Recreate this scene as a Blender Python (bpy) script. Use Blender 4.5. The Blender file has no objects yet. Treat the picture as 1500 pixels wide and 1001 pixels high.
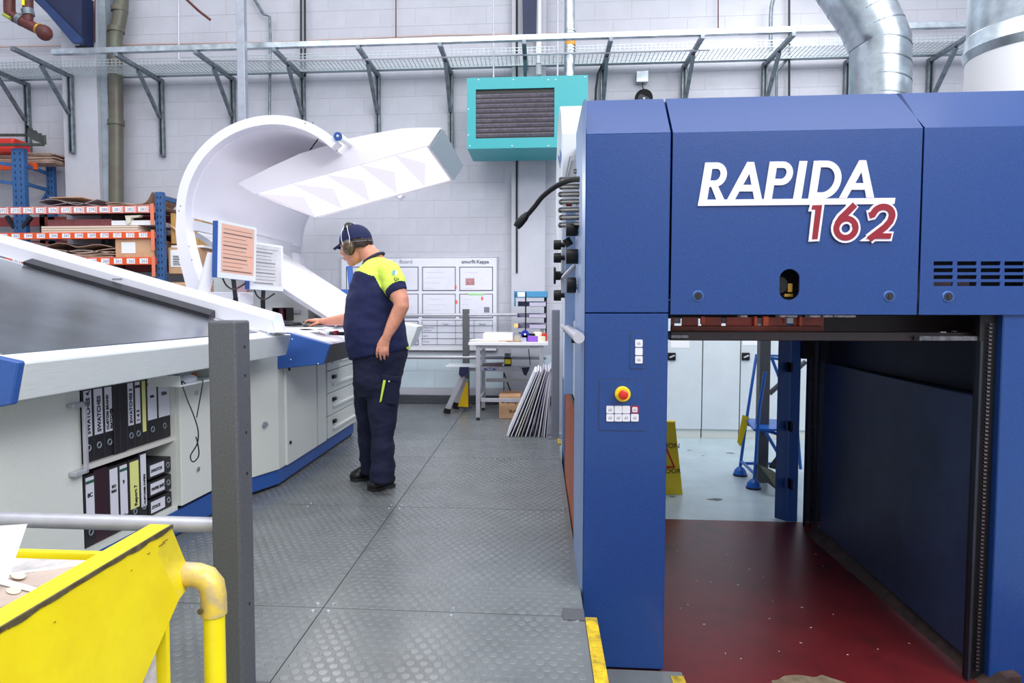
import bpy, bmesh, math, random
from mathutils import Vector as V, Matrix, noise
random.seed(7)
PI=math.pi
C=bpy.context.scene.collection
sc=bpy.context.scene

# ------------------------------------------------------------------ camera
CAMZ=1.25
yc=V((78,53.5,-1000)).normalized(); zc=V((0,1000,53.5)).normalized(); xc=yc.cross(zc)
cam=bpy.data.cameras.new('camera'); cam.sensor_width=36; cam.lens=24.0
cam.shift_x=(750-712)/1500.0; cam.clip_start=.05; cam.clip_end=200
co=bpy.data.objects.new('camera',cam); C.objects.link(co)
R=Matrix((xc,yc,zc))            # rows: world axes seen from the camera
m=R.to_4x4(); m.translation=V((0,0,CAMZ)); co.matrix_world=m
sc.camera=co
def ray(px,py):
    d=V((px-712,500.5-py,-1000)); return V((d.dot(xc),d.dot(yc),d.dot(zc)))
CO=V((0,0,CAMZ))
def P(px,py,Y): r=ray(px,py); return CO+r*(Y/r.y)       # a point of the photo on the plane at depth Y
def G(px,py,z=0.): r=ray(px,py); return CO+r*((z-CAMZ)/r.z)
def Q(px,py,X): r=ray(px,py); return CO+r*(X/r.x)

# ------------------------------------------------------------------ light
w=bpy.data.worlds.new('world'); sc.world=w; w.use_nodes=True
w.node_tree.nodes['Background'].inputs[0].default_value=(.90,.94,1,1)
w.node_tree.nodes['Background'].inputs[1].default_value=0.74
sc.view_settings.view_transform='Standard'; sc.view_settings.look='None'
sc.view_settings.gamma=1; sc.view_settings.exposure=0.15
def area(name,loc,size,power,target,col=(1,1,1)):
    l=bpy.data.lights.new(name,'AREA'); l.shape='RECTANGLE'; l.size=size[0]; l.size_y=size[1]; l.energy=power; l.color=col
    o=bpy.data.objects.new(name,l); C.objects.link(o); o.location=loc
    o.rotation_euler=(V(target)-V(loc)).to_track_quat('-Z','Y').to_euler(); return o
area('hall_and_fill_light',(-1.2,1.0,8.8),(13,7),620,(-1.2,1.0001,0),(.97,.98,1))
area('hall_and_fill_light',(3.8,-2.2,5.8),(6,2.2),430,(-1.8,3.6,.7),(.98,.98,1))  # unseen fill, added front right to brighten the consoles and the skip

area('hall_and_fill_light',(-1.4,5.3,4.9),(4,.8),30,(-1.6,6.6,.0),(.97,.99,1))  # unseen fill, added to lift the far floor and lower wall
area('hall_and_fill_light',(2.6,6.6,5.0),(2.5,1.2),62,(2.0,6.9,-.3),(.97,.99,1))  # added fill for the area behind the press, no visible source

# ------------------------------------------------------------------ materials
def lin(c): 
    return tuple(((x/255)/12.92 if x/255<=.04045 else ((x/255+.055)/1.055)**2.4) for x in c[:3])+(1,)
MT={}
def mat(name,col,rough=.5,metal=0,nscale=0,namt=0,bump=0,bscale=200,emit=0,col2=None,rand=0,spec=.5,alpha=1,trans=0,stretch=None,coat=0):
    if name in MT: return MT[name]
    m=bpy.data.materials.new(name); m.use_nodes=True; nt=m.node_tree; b=nt.nodes['Principled BSDF']
    b.inputs['Base Color'].default_value=lin(col); b.inputs['Roughness'].default_value=rough; b.inputs['Metallic'].default_value=metal
    b.inputs['Specular IOR Level'].default_value=spec; b.inputs['Coat Weight'].default_value=coat; b.inputs['Coat Roughness'].default_value=.15
    if alpha<1: b.inputs['Alpha'].default_value=alpha
    if trans: b.inputs['Transmission Weight'].default_value=trans
    if emit: b.inputs['Emission Color'].default_value=lin(col); b.inputs['Emission Strength'].default_value=emit
    tc=nt.nodes.new('ShaderNodeTexCoord'); src=tc.outputs['Object']
    if stretch:
        mp=nt.nodes.new('ShaderNodeMapping'); mp.inputs['Scale'].default_value=stretch; nt.links.new(src,mp.inputs[0]); src=mp.outputs[0]
    if nscale:
        n=nt.nodes.new('ShaderNodeTexNoise'); n.inputs['Scale'].default_value=nscale; n.inputs['Detail'].default_value=4; n.inputs['Roughness'].default_value=.65
        nt.links.new(src,n.inputs['Vector'])
        r=nt.nodes.new('ShaderNodeValToRGB'); c2=col2 or tuple(max(0,x*(1-namt)) for x in col)
        r.color_ramp.elements[0].position=.3; r.color_ramp.elements[1].position=.7
        r.color_ramp.elements[0].color=lin(c2); r.color_ramp.elements[1].color=lin(col if col2 else tuple(min(255,x*(1+namt)) for x in col))
        nt.links.new(n.outputs['Fac'],r.inputs[0]); out=r.outputs[0]
        if rand:
            oi=nt.nodes.new('ShaderNodeObjectInfo'); mr=nt.nodes.new('ShaderNodeMapRange'); mr.inputs[3].default_value=1-rand; mr.inputs[4].default_value=1
            nt.links.new(oi.outputs['Random'],mr.inputs[0]); hs=nt.nodes.new('ShaderNodeHueSaturation')
            nt.links.new(mr.outputs[0],hs.inputs['Value']); nt.links.new(out,hs.inputs['Color']); out=hs.outputs[0]
        nt.links.new(out,b.inputs['Base Color'])
    if bump:
        n2=nt.nodes.new('ShaderNodeTexNoise'); n2.inputs['Scale'].default_value=bscale; n2.inputs['Detail'].default_value=3; nt.links.new(src,n2.inputs['Vector'])
        bp=nt.nodes.new('ShaderNodeBump'); bp.inputs['Strength'].default_value=bump; bp.inputs['Distance'].default_value=.002
        nt.links.new(n2.outputs['Fac'],bp.inputs['Height']); nt.links.new(bp.outputs[0],b.inputs['Normal'])
    MT[name]=m; return m
WALL=mat('painted_block',(190,191,201),.55,nscale=2.2,namt=.03,bump=.3,bscale=90,rand=.03)
WALLB=mat('painted_block_low_lit',(208,224,234),.5,nscale=2.2,namt=.03,bump=.3,bscale=90,rand=.03)  # lower courses: brighter, bluer light on the wall put into the colour
MORTAR=mat('mortar',(190,192,200),.7,nscale=3,namt=.04)
BLUE=mat('press_blue',(22,62,126),.36,nscale=260,namt=.12,bump=.25,bscale=260,coat=.35,spec=.4)
BLUE2=mat('console_blue',(44,86,160),.4,nscale=120,namt=.05)
DBLUE=mat('dark_blue_steel',(48,64,96),.45,nscale=5,namt=.12,bump=.2,bscale=200)
VDB=mat('shadow_steel',(26,30,42),.5,nscale=8,namt=.2)  # near-black steel; inside the press the colour also stands in for shade
BLACK=mat('black_rubber',(18,18,21),.5,nscale=50,namt=.1)
BLKP=mat('black_plastic',(20,20,23),.42,nscale=80,namt=.1,spec=.35)
SILV=mat('machine_silver',(212,217,226),.34,nscale=300,namt=.02,bump=.08,bscale=300)
LAV=mat('hood_white',(232,230,240),.38)
LAVI=mat('hood_inner',(240,238,246),.5)
CAB=mat('cabinet_grey',(212,216,211),.45,nscale=200,namt=.03,bump=.1,bscale=300)
LIP=mat('lip_aluminium',(224,230,232),.35,.15,nscale=8,namt=.03,stretch=(14,1,40))
STEEL=mat('brushed_steel',(150,156,164),.23,.85,nscale=3,namt=.10,stretch=(1,1,1),bump=.05,bscale=40)
GALV=mat('galvanised',(186,196,204),.32,.85,nscale=9,namt=.12)
GALVD=mat('galvanised_strut',(116,126,134),.45,.6,nscale=14,namt=.2)
MESHM=mat('tray_wire',(176,186,192),.4,.7)
ALU=mat('tube_grey',(188,188,198),.35,.35,nscale=20,namt=.04)
POST=mat('post_grey',(90,92,96),.5,.15,nscale=160,namt=.10,bump=.3,bscale=220)
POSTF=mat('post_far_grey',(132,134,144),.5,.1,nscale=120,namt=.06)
FLOORM=mat('rubber_floor',(106,110,112),.34,nscale=3.2,namt=.08,bump=.12,bscale=160,spec=.6)
STUDM=mat('rubber_stud',(112,116,119),.26,nscale=4,namt=.08,spec=.6)
CONC=mat('painted_concrete',(178,196,204),.3,nscale=2.5,namt=.06)
YEL=mat('yellow_paint',(252,226,22),.35,nscale=5,namt=.05,bump=.1,bscale=30)
YELW=mat('worn_yellow',(246,208,30),.4,nscale=16,col2=(120,104,40))
SCR=mat('scraped_metal',(120,110,76),.5,.3,nscale=30,col2=(70,60,40))
WHITE=mat('white_paint',(240,240,244),.4)
PAPER=mat('paper',(244,244,246),.7)
TEAL=mat('teal_enamel',(52,158,164),.4,nscale=60,namt=.03,bump=.1,bscale=150)
ORANGE=mat('orange_beam',(236,88,36),.45,nscale=10,namt=.06)
PINK=mat('faded_beam',(214,120,110),.5,nscale=10,namt=.08)
RBLUE=mat('rack_blue',(48,92,146),.45,nscale=20,namt=.08)
CARD=mat('brown_board',(176,148,132),.75,nscale=6,namt=.15)
CARD2=mat('cardboard',(206,162,126),.75,nscale=6,namt=.06)
REDB=mat('dark_red_back',(130,50,52),.6,nscale=3,namt=.2)
SKIN=mat('skin',(214,146,120),.5,nscale=30,namt=.05,bump=.1,bscale=120)
NAVY=mat('navy_cotton',(14,24,72),.8,nscale=90,namt=.10,bump=.5,bscale=500)
NAVYT=mat('navy_trousers',(14,21,52),.85,nscale=60,namt=.14,bump=.5,bscale=400)
HIVIS=mat('hi_vis_yellow',(216,240,90),.75,nscale=60,namt=.03,bump=.3,bscale=500)
HAIR=mat('dark_hair',(48,34,30),.7,nscale=120,namt=.4,bump=1,bscale=150)
SHOE=mat('shoe_black',(22,22,24),.4,nscale=60,namt=.1)
INK=mat('ink',(34,34,40),.7)
GREYINK=mat('grey_ink',(140,142,155),.7)
RED=mat('signal_red',(206,44,30),.3)
CRIM=mat('crimson',(140,8,34),.4)
BROWNP=mat('brown_pipe',(92,80,74),.4,nscale=3,col2=(100,104,88))
RUST=mat('rust_red_pipe',(84,34,30),.5,nscale=12,namt=.25)
GOLD=mat('brass_fitting',(190,150,60),.35,.6)
TRANSG=mat('clear_glass',(225,235,240),.05,alpha=.25)

def ramp_mat(name,stops,scale,rough,detail=5,spec=.5,bump=0):
    m=mat(name,stops[0][1],rough,nscale=scale,namt=.1,spec=spec,bump=bump,bscale=60); nt=m.node_tree
    r=[n for n in nt.nodes if n.type=='VALTORGB'][0]; e=r.color_ramp.elements
    e[0].position=stops[0][0]; e[0].color=lin(stops[0][1]); e[1].position=stops[-1][0]; e[1].color=lin(stops[-1][1])
    for p,c in stops[1:-1]: q=e.new(p); q.color=lin(c)
    return m
REDF=ramp_mat('red_floor',[(.28,(58,26,26)),(.42,(90,24,28)),(.6,(100,28,32)),(.75,(76,28,30))],3.0,.36,spec=.34,bump=.15)

# ------------------------------------------------------------------ geometry helpers
def quad_faces(bm,vs,fs):
    v=[bm.verts.new(p) for p in vs]
    out=[]
    for f in fs:
        try: out.append(bm.faces.new([v[i] for i in f]))
        except ValueError: pass
    return v,out
BOXF=[(0,3,2,1),(4,5,6,7),(0,1,5,4),(1,2,6,5),(2,3,7,6),(3,0,4,7)]
def box(bm,lo,hi,bev=0,seg=1):
    x0,y0,z0=lo; x1,y1,z1=hi
    v,f=quad_faces(bm,[(x0,y0,z0),(x1,y0,z0),(x1,y1,z0),(x0,y1,z0),(x0,y0,z1),(x1,y0,z1),(x1,y1,z1),(x0,y1,z1)],BOXF)
    if bev:
        es=list({e for a in f for e in a.edges}); bmesh.ops.bevel(bm,geom=es,offset=bev,segments=seg,profile=.5,affect='EDGES')
def hexa(bm,b,t,bev=0):
    "box from 4 bottom + 4 top corners"
    v,f=quad_faces(bm,list(b)+list(t),BOXF)
    bmesh.ops.recalc_face_normals(bm,faces=f)
    if bev:
        es=list({e for a in f for e in a.edges}); bmesh.ops.bevel(bm,geom=es,offset=bev,segments=2,profile=.5,affect='EDGES')
def prism(bm,pts,vec,bev=0,seg=1):
    pts=[V(p) for p in pts]; vec=V(vec); n=len(pts)
    a=[bm.verts.new(p) for p in pts]; b=[bm.verts.new(p+vec) for p in pts]
    f=[bm.faces.new(a),bm.faces.new(b[::-1])]
    for i in range(n): f.append(bm.faces.new((a[i],b[i],b[(i+1)%n],a[(i+1)%n])))
    bmesh.ops.recalc_face_normals(bm,faces=f)
    if bev:
        es=list({e for q in f for e in q.edges}); bmesh.ops.bevel(bm,geom=es,offset=bev,segments=seg,profile=.5,affect='EDGES')
def tube(bm,path,r,n=12,cap=True,ry=None,up=None):
    "round tube along a path; r a number or a list"
    path=[V(p) for p in path]; k=len(path); rs=r if isinstance(r,(list,tuple)) else [r]*k
    rings=[]; pu=None
    for i,p in enumerate(path):
        t=(path[min(i+1,k-1)]-path[max(i-1,0)]).normalized()
        if pu is None:
            u=V(up) if up else (V((0,0,1)) if abs(t.z)<.9 else V((1,0,0)))
        else: u=pu
        u=(u-t*u.dot(t)).normalized(); s=t.cross(u); pu=u
        a=rs[i]; b=(ry[i] if ry else a)
        rings.append([bm.verts.new(p+u*math.sin(2*PI*j/n)*b+s*math.cos(2*PI*j/n)*a) for j in range(n)])
    fs=[]
    for i in range(k-1):
        for j in range(n):
            fs.append(bm.faces.new((rings[i][j],rings[i][(j+1)%n],rings[i+1][(j+1)%n],rings[i+1][j])))
    if cap: fs.append(bm.faces.new(rings[0][::-1])); fs.append(bm.faces.new(rings[-1]))
    bmesh.ops.recalc_face_normals(bm,faces=fs)
def bar(bm,a,b,wd,h,bev=0,up=(0,0,1)):
    "rectangular bar a->b"
    a=V(a); b=V(b); t=(b-a).normalized(); u=V(up); 
    if abs(t.dot(u))>.95: u=V((0,1,0))
    u=(u-t*u.dot(t)).normalized(); s=t.cross(u)
    c=[s*-wd/2-u*h/2,s*wd/2-u*h/2,s*wd/2+u*h/2,s*-wd/2+u*h/2]
    v,f=quad_faces(bm,[a+q for q in c]+[b+q for q in c],BOXF)
    bmesh.ops.recalc_face_normals(bm,faces=f)
    if bev:
        es=list({e for q in f for e in q.edges}); bmesh.ops.bevel(bm,geom=es,offset=bev,segments=2,profile=.5,affect='EDGES')
def cyl(bm,a,b,r,n=20,r2=None): tube(bm,[a,b],[r,r if r2 is None else r2],n)
def ball(bm,c,r,sc_=(1,1,1),n=16,rot=None):
    mt=Matrix.Translation(c)@(rot.to_4x4() if rot else Matrix())@Matrix.Diagonal((r*sc_[0],r*sc_[1],r*sc_[2],1))
    bmesh.ops.create_uvsphere(bm,u_segments=n,v_segments=n//2+2,radius=1,matrix=mt)
def smooth_path(pts,n=8):
    pts=[V(p) for p in pts]; out=[]
    for i in range(len(pts)-1):
        p0=pts[max(i-1,0)]; p1=pts[i]; p2=pts[i+1]; p3=pts[min(i+2,len(pts)-1)]
        for k in range(n):
            t=k/n; out.append(.5*((2*p1)+(p2-p0)*t+(2*p0-5*p1+4*p2-p3)*t*t+(3*p1-p0-3*p2+p3)*t**3))
    return out+[pts[-1]]
def setp(o,label=None,cat=None,group=None,kind=None):
    if label: o['label']=label
    if cat: o['category']=cat
    if group: o['group']=group
    if kind: o['kind']=kind
    return o
def obj(name,bm,m,parent=None,label=None,cat=None,group=None,kind=None,smooth=False,ang=40):
    me=bpy.data.meshes.new(name)
    if parent is None:
        xs=[v.co for v in bm.verts]; c=V(((min(v.x for v in xs)+max(v.x for v in xs))/2,(min(v.y for v in xs)+max(v.y for v in xs))/2,min(v.z for v in xs)))
        for v in bm.verts: v.co-=c
    bm.to_mesh(me); bm.free()
    for q in (m if isinstance(m,(list,tuple)) else [m]): me.materials.append(q)
    if smooth:
        me.shade_smooth()
        try: me.set_sharp_from_angle(angle=math.radians(ang))
        except Exception: pass
    o=bpy.data.objects.new(name,me); C.objects.link(o)
    if parent is None: o.location=c
    else:
        o.parent=parent
        off=V((0,0,0)); q=parent
        while q: off+=V(q.location); q=q.parent
        o.location=-off
    return setp(o,label,cat,group,kind)
def thing(name,label,cat,loc,group=None,kind=None):
    o=bpy.data.objects.new(name,None); C.objects.link(o); o.location=V(loc); o.empty_display_size=.1
    return setp(o,label,cat,group,kind)
def B(): return bmesh.new()
def mk(name,m,parent,fn,**k):
    bm=B(); fn(bm); return obj(name,bm,m,parent,**k)
def bx(name,m,parent,lo,hi,bev=0,**k):
    bm=B(); box(bm,lo,hi,bev,2 if bev else 1); return obj(name,bm,m,parent,**k)
def pr(name,m,parent,pts,vec,bev=0,**k):
    bm=B(); prism(bm,pts,vec,bev); return obj(name,bm,m,parent,**k)
def tb(name,m,parent,path,r,n=12,**k):
    bm=B(); tube(bm,path,r,n); k.setdefault('smooth',True); return obj(name,bm,m,parent,**k)
def dup(o,dl):
    "copy a thing with its parts and sub-parts"
    r=o.copy(); C.objects.link(r); r.location=o.location+V(dl)
    for ch in list(o.children):
        c=ch.copy(); C.objects.link(c); c.parent=r
        for g in list(ch.children):
            d=g.copy(); C.objects.link(d); d.parent=c
    return r
def text(name,s,m,parent,org,right,up,size,depth=.0008,offset=0,shear=0,align='LEFT',**k):
    cu=bpy.data.curves.new('t','FONT'); cu.body=s; cu.size=size; cu.extrude=depth; cu.offset=offset; cu.shear=shear; cu.align_x=align; cu.resolution_u=3
    t=bpy.data.objects.new('t',cu); C.objects.link(t)
    me=bpy.data.meshes.new_from_object(t.evaluated_get(bpy.context.evaluated_depsgraph_get()))
    bpy.data.objects.remove(t); bm=B(); bm.from_mesh(me); bpy.data.meshes.remove(me)
    right=V(right).normalized(); up=V(up); up=(up-right*up.dot(right)).normalized(); nn=right.cross(up)
    mx=Matrix((right,up,nn)).transposed().to_4x4(); mx.translation=V(org)
    bm.transform(mx); return obj(name,bm,m,parent,**k)
XR=(1,0,0); ZU=(0,0,1)

# ================================================================== SETTING
FZ=-.35          # hall floor, the operator's platform is z=0
WY=8.56
bx('floor',CONC,None,(-9,-3,FZ-.1),(6.5,WY+.02,FZ),kind='structure')
bm=B(); box(bm,(.0,-1,FZ+.0005),(2.6,5.11,FZ+.003)); obj('floor',bm,REDF,None,kind='structure')
# worn patch and scraps on the red floor
def blob(bm,c,rx,ry,h,n=14,seed=0):
    rnd=random.Random(seed); vs=[V(c)+V((math.cos(2*PI*i/n)*rx*rnd.uniform(.6,1.1),math.sin(2*PI*i/n)*ry*rnd.uniform(.6,1.1),0)) for i in range(n)]
    prism(bm,vs,(0,0,h))
q=G(1190,1000,FZ)
mk('floor_patch',mat('bare_concrete',(120,104,84),.7,nscale=20,namt=.2),None,lambda b:blob(b,(q.x,q.y-.05,FZ+.0032),.2,.12,.0012,18,3),label='worn bare patch in the red floor at the bottom of the picture',cat='floor patch')
def scraps(b):
    for k in range(42):
        x=random.uniform(.7,1.9); y=random.uniform(2.5,5.0); a=random.uniform(0,PI); L=random.uniform(.003,.014)
        bar(b,(x,y,FZ+.0045),(x+L*math.cos(a),y+L*math.sin(a),FZ+.0045),.002,.0015)
mk('paper_scraps',PAPER,None,scraps,label='tiny white paper scraps littering the red floor',cat='litter',kind='stuff')
def stains(b):
    for px,py,s in ((1048,732,.07),(1070,664,.05),(1010,660,.03),(985,728,.03),(1030,668,.02)):
        g=G(px,py,FZ); blob(b,(g.x,g.y,FZ+.0003),s,s*.6,.001,12,int(px))
mk('floor_stain',mat('floor_stain_dark',(92,100,104),.6),None,stains,label='dark stains on the pale floor seen through the press',cat='stain',kind='stuff')
# side walls, out of the frame
bx('wall_left',WALL,None,(-9.1,-3,FZ),(-9,WY,7.8),kind='structure')
bx('wall_right',WALL,None,(6.5,-3,FZ),(6.6,WY,7.8),kind='structure')
# block wall
wall=bx('wall_back',MORTAR,None,(-9,WY,FZ),(6.5,WY+.15,7.8),kind='structure')
CHh,BL=.2145,.44
def blockmesh(mm):
    bm=B(); box(bm,(0,-.003,0),(BL-.004,.02,CHh-.004),.0015); me=bpy.data.meshes.new('block'); bm.to_mesh(me); bm.free(); me.materials.append(mm); return me
bme=blockmesh(WALL); bme2=blockmesh(WALLB)
cells=[]; rest=B()
for r in range(0,26):
    z=-.02+r*CHh-.21
    for c in range(-22,15):
        x=c*BL+(BL/2 if r%2 else 0)
        if x<-8.9 or x+BL>6.4: continue
        vis=(-7.2<x<-.05 and .1<z<4.9) or (0<x<.3 and z>.5)
        cells.append((0 if vis else 1, abs(z-2.2)+abs(x+2.6)*.33, x,z))
cells.sort()
for i,(a,b_,x,z) in enumerate(cells):
    low=z<.42
    if i<300:
        o=bpy.data.objects.new('block',bme2 if low else bme); C.objects.link(o); o.parent=wall; o.location=V((x,WY,z))-wall.location
    else: box(rest,(x,WY-.003,z),(x+BL-.004,WY+.02,z+CHh-.004))
obj('blockwork',rest,WALL,wall,kind='stuff')
# pilaster left
p0=P(97,300,8.3); p1=P(147,300,8.3)
bx('wall_pilaster',WALL,None,(p0.x,8.3,FZ),(p1.x,WY-.008,7.5),kind='structure').name='trim_1'
bx('trim_2',mat('pilaster_side_grey',(150,160,170),.5,nscale=5,namt=.1),None,(p1.x+.002,8.36,FZ),(p1.x+.10,WY-.008,7.5),kind='structure')  # darker grey-blue strip serving as the pilaster's side face
q0=P(100,60,8.5)
bx('trim_3',WALL,None,(P(750,50,8.45).x,8.42,0.0),(P(800,50,8.45).x,WY-.008,7.5),kind='structure')
bx('baseboard_back',mat('dark_skirting',(70,74,80),.45,nscale=6,namt=.08),None,(-6,8.50,0),(.19,WY-.009,.11),.004,kind='structure')

# ---- operator platform
plat=bx('floor',mat('platform_body',(24,25,27),.6),None,(-3.6,.6,FZ+.004),(.185,WY-.01,-.012),kind='structure')
plat.name='floor_platform'
rows=[1.28,2.70,4.12,5.50,6.26,7.2,8.50]; cols=[(-3.2,-1.98),(-1.976,-.8872),(-.8828,.185)]
def ngon(bm,c,r,n,z0,z1):
    lo=[bm.verts.new((c[0]+math.cos(2*PI*i/n)*r,c[1]+math.sin(2*PI*i/n)*r,z0)) for i in range(n)]
    hi=[bm.verts.new((c[0]+math.cos(2*PI*i/n)*r*.84,c[1]+math.sin(2*PI*i/n)*r*.84,z1)) for i in range(n)]
    bm.faces.new(hi)
    for i in range(n): bm.faces.new((lo[i],lo[(i+1)%n],hi[(i+1)%n],hi[i]))
for ci,(x0,x1) in enumerate(cols):
    for ri in range(len(rows)-1):
        y0,y1=rows[ri],rows[ri+1]-.0045
        pn=bx('floor_panel',FLOORM,plat,(x0,y0,-.011),(x1,y1,0),0)
        if ci==0: continue
        bm=B(); pit=.0475; r_=.0185
        nx=int((x1-x0-.02)/pit); ny=int((y1-y0-.02)/(pit*.87)); n=12 if y0<4 else 8
        ox=(x1-x0-nx*pit)/2
        for j in range(ny+1):
            for i in range(nx+1):
                x=x0+ox+i*pit+(pit/2 if j%2 else 0); y=y0+.02+j*pit*.87
                if x>x1-.02 or x<x0+.02 or x<-1.85 and y>2.9: continue
                ngon(bm,(x,y),r_,n,-.0005,.0014)
        obj('stud',bm,STUDM,pn,kind='stuff')
        for (sx,sy) in ((x0+.03,y0+.03),(x1-.03,y0+.03),(x0+.03,y1-.03),(x1-.03,y1-.03),((x0+x1)/2,y1-.03),((x0+x1)/2,y0+.03)):
            s_=B(); ngon(s_,(sx,sy),.009,8,0,.004); obj('screw',s_,GALV,pn)
bx('floor_nosing',YELW,plat,(.187,1.2,-.05),(.235,2.69,.004),.003)
bx('floor_nosing',POST,plat,(.10,2.66,.0005),(.186,2.76,.006),.001)
bx('floor_nosing',YELW,plat,(.17,6.1,-.01),(.2,6.3,.012),.003)
# low step plate in front of the press column
st=bx('step_plate',FLOORM,None,(.24,2.2,FZ+.004),(.62,2.93,-.335),.003,label='low grey rubber step plate at the foot of the blue press column',cat='step')
bx('nosing',YELW,st,(.565,2.2,-.3348),(.62,2.89,-.332),0)

# ================================================================== PRESS
YF=2.94; E_=.04
press=thing('printing_press','large blue printing press with white lettering and an open delivery bay','printing press',(1.2,3.2,FZ))
def XP(px,Y=YF,py=300): return P(px,py,Y).x
xA,xB,xC,xD=XP(858),XP(981.5),XP(984.5),XP(1348)
zt=P(900,196,YF).z; zb=P(1100,461,YF).z; zbt=2.16
def fascia(name,x0,x1,z0,yb=3.5,bev=.18,ch=0):
    "front skin with a sloping top bevel"
    bm=B(); prof=[(YF,z0),(YF,zt),(YF+bev,zbt),(yb,zbt),(yb,z0)]
    prism(bm,[(x0,y,z) for y,z in prof],(x1-x0,0,0),.004)
    return obj(name,bm,BLUE,press)
# column
zs=P(900,459,YF).z
bm=B()
ch=.05
prism(bm,[(xA,YF,zs+.002),(xB,YF,zs+.002),(xB,3.35,zs+.002),(xA,3.35,zs+.002)],(0,0,zt-zs-.002),.003)
prism(bm,[(xA,YF,zt),(xA,YF+.18,zbt),(xA,3.35,zbt),(xA,3.35,zt)],(xB-xA,0,0),.002)
colu=obj('column_upper',bm,BLUE,press)
bm=B(); prism(bm,[(xA,YF,-.335),(xB,YF,-.335),(xB,3.35,-.335),(xA,3.35,-.335)],(0,0,zs+.335-.002),.003)
coll=obj('column_lower',bm,BLUE,press)
bx('plinth',BLACK,press,(xA+.01,YF+.015,FZ+.005),(xB-.01,3.3,-.335))
# silver-blue corner moulding on the left of the column
mk('corner_moulding',mat('moulding_blue',(136,162,206),.35,.2),press,lambda b:prism(b,[(xA-.001,YF+.004,-.34),(xA-.001,3.52,-.34),(xA-.012,3.52,-.34),(xA-.012,YF+.05,-.34)],(0,0,zbt-.04+.34),.0015))
def rounded(bm,cx,cz,wd,h,y,r=.008,d=.004,n=4):
    pts=[]
    for sx,sz,a0 in ((1,1,0),(-1,1,90),(-1,-1,180),(1,-1,270)):
        for k in range(n+1):
            a=math.radians(a0+90*k/n); pts.append((cx+sx*(wd/2-r)+math.cos(a)*r,y,cz+sz*(h/2-r)+math.sin(a)*r))
    prism(bm,pts,(0,d,0))
# recess frames and keypads
def pframe(px0,py0,px1,py1):
    a=P(px0,py0,YF); b=P(px1,py1,YF); cx,cz=(a.x+b.x)/2,(a.z+b.z)/2; wd,h=b.x-a.x,a.z-b.z
    bm=B(); rounded(bm,cx,cz,wd,h,YF-.0015,.01,.003); o=obj('control_panel_edge',bm,DBLUE,coll)
    bm=B(); rounded(bm,cx,cz,wd-.006,h-.006,YF-.003,.009,.004); return obj('control_panel',bm,BLUE,press)
pf1=pframe(922.5,487,945,541); pf2=pframe(877,555,946,632)
KEY=mat('key_white',(226,226,234),.4)
def key(px,py,s,par,red=False,sym='sq'):
    c=P(px,py,YF)
    if red: mk('key_surround',mat('key_red',(170,20,50),.4),par,lambda b:rounded(b,c.x,c.z,s*1.0,s*1.0,YF-.0065,.004,.004))
    k=mk('key',KEY,par,lambda b:rounded(b,c.x,c.z,s*(.68 if red else 1),s*(.68 if red else 1),YF-.009,.004,.006))
    if sym: mk('symbol',GREYINK,par,lambda b:[box(b,(c.x-s*.22+i*s*.12,YF-.0096,c.z-s*.2),(c.x-s*.16+i*s*.12,YF-.0088,c.z-s*.2+s*(.16+.08*((i*2+int(px))%4)))) for i in range(4)])
for py,sm in ((503,1),(515,0),(527,1)): key(935.5,py,.031,pf1,sym=sm)
for i,px in enumerate((893.5,905.5,917,929.5)):
    key(px,600,.032,pf2,red=(i==3),sym=(i in(0,3))); key(px,611.8,.032,pf2)
c=P(911.5,577,YF)
mk('stop_ring',mat('stop_yellow',(250,212,20),.35),pf2,lambda b:tube(b,[(c.x,YF-.002,c.z),(c.x,YF-.018,c.z),(c.x,YF-.022,c.z)],[.033,.033,.029],28),smooth=True)
mk('stop_button',RED,pf2,lambda b:tube(b,[(c.x,YF-.02,c.z),(c.x,YF-.035,c.z),(c.x,YF-.037,c.z),(c.x,YF-.045,c.z),(c.x,YF-.048,c.z)],[.013,.013,.02,.02,.015],28),smooth=True)
# centre and right fascia
def holed_panel(name,x0,x1,z0,z1,y,d,holes):
    "flat panel with rectangular/oval holes built by a grid; holes: list of polygons"
    cu=bpy.data.curves.new('c','CURVE'); cu.dimensions='2D'; cu.fill_mode='BOTH'; cu.extrude=d/2
    def sp(pts):
        s=cu.splines.new('POLY'); s.points.add(len(pts)-1)
        for i,p in enumerate(pts): s.points[i].co=(p[0],p[1],0,1)
        s.use_cyclic_u=True
    sp([(x0,z0),(x1,z0),(x1,z1),(x0,z1)])
    for h in holes: sp(h)
    t=bpy.data.objects.new('c',cu); C.objects.link(t)
    me=bpy.data.meshes.new_from_object(t.evaluated_get(bpy.context.evaluated_depsgraph_get())); bpy.data.objects.remove(t)
    bm=B(); bm.from_mesh(me); bmesh.ops.remove_doubles(bm,verts=bm.verts,dist=1e-5)
    bm.transform(Matrix(((1,0,0,0),(0,0,1,y+d/2),(0,1,0,0),(0,0,0,1)))); bmesh.ops.recalc_face_normals(bm,faces=bm.faces)
    return obj(name,bm,BLUE,press)
ce=P(1156.5,417,YF)
oval=[(ce.x+.041*math.cos(a),ce.z+(.024 if math.sin(a)>0 else -.024)+.041*math.sin(a)) for a in [2*PI*i/32 for i in range(32)]]
f1=holed_panel('front_cover',xC,xD,zb,zt,YF,.012,[oval])
mk('cover_bevel',BLUE,f1,lambda b:prism(b,[(xC,YF,zt),(xC,YF+.18,zbt),(xC,YF+.2,zbt-.02),(xC,YF+.012,zt-.012)],(xD-xC,0,0)))
xE=xD+.009; xEnd=3.6
holes=[]
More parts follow.
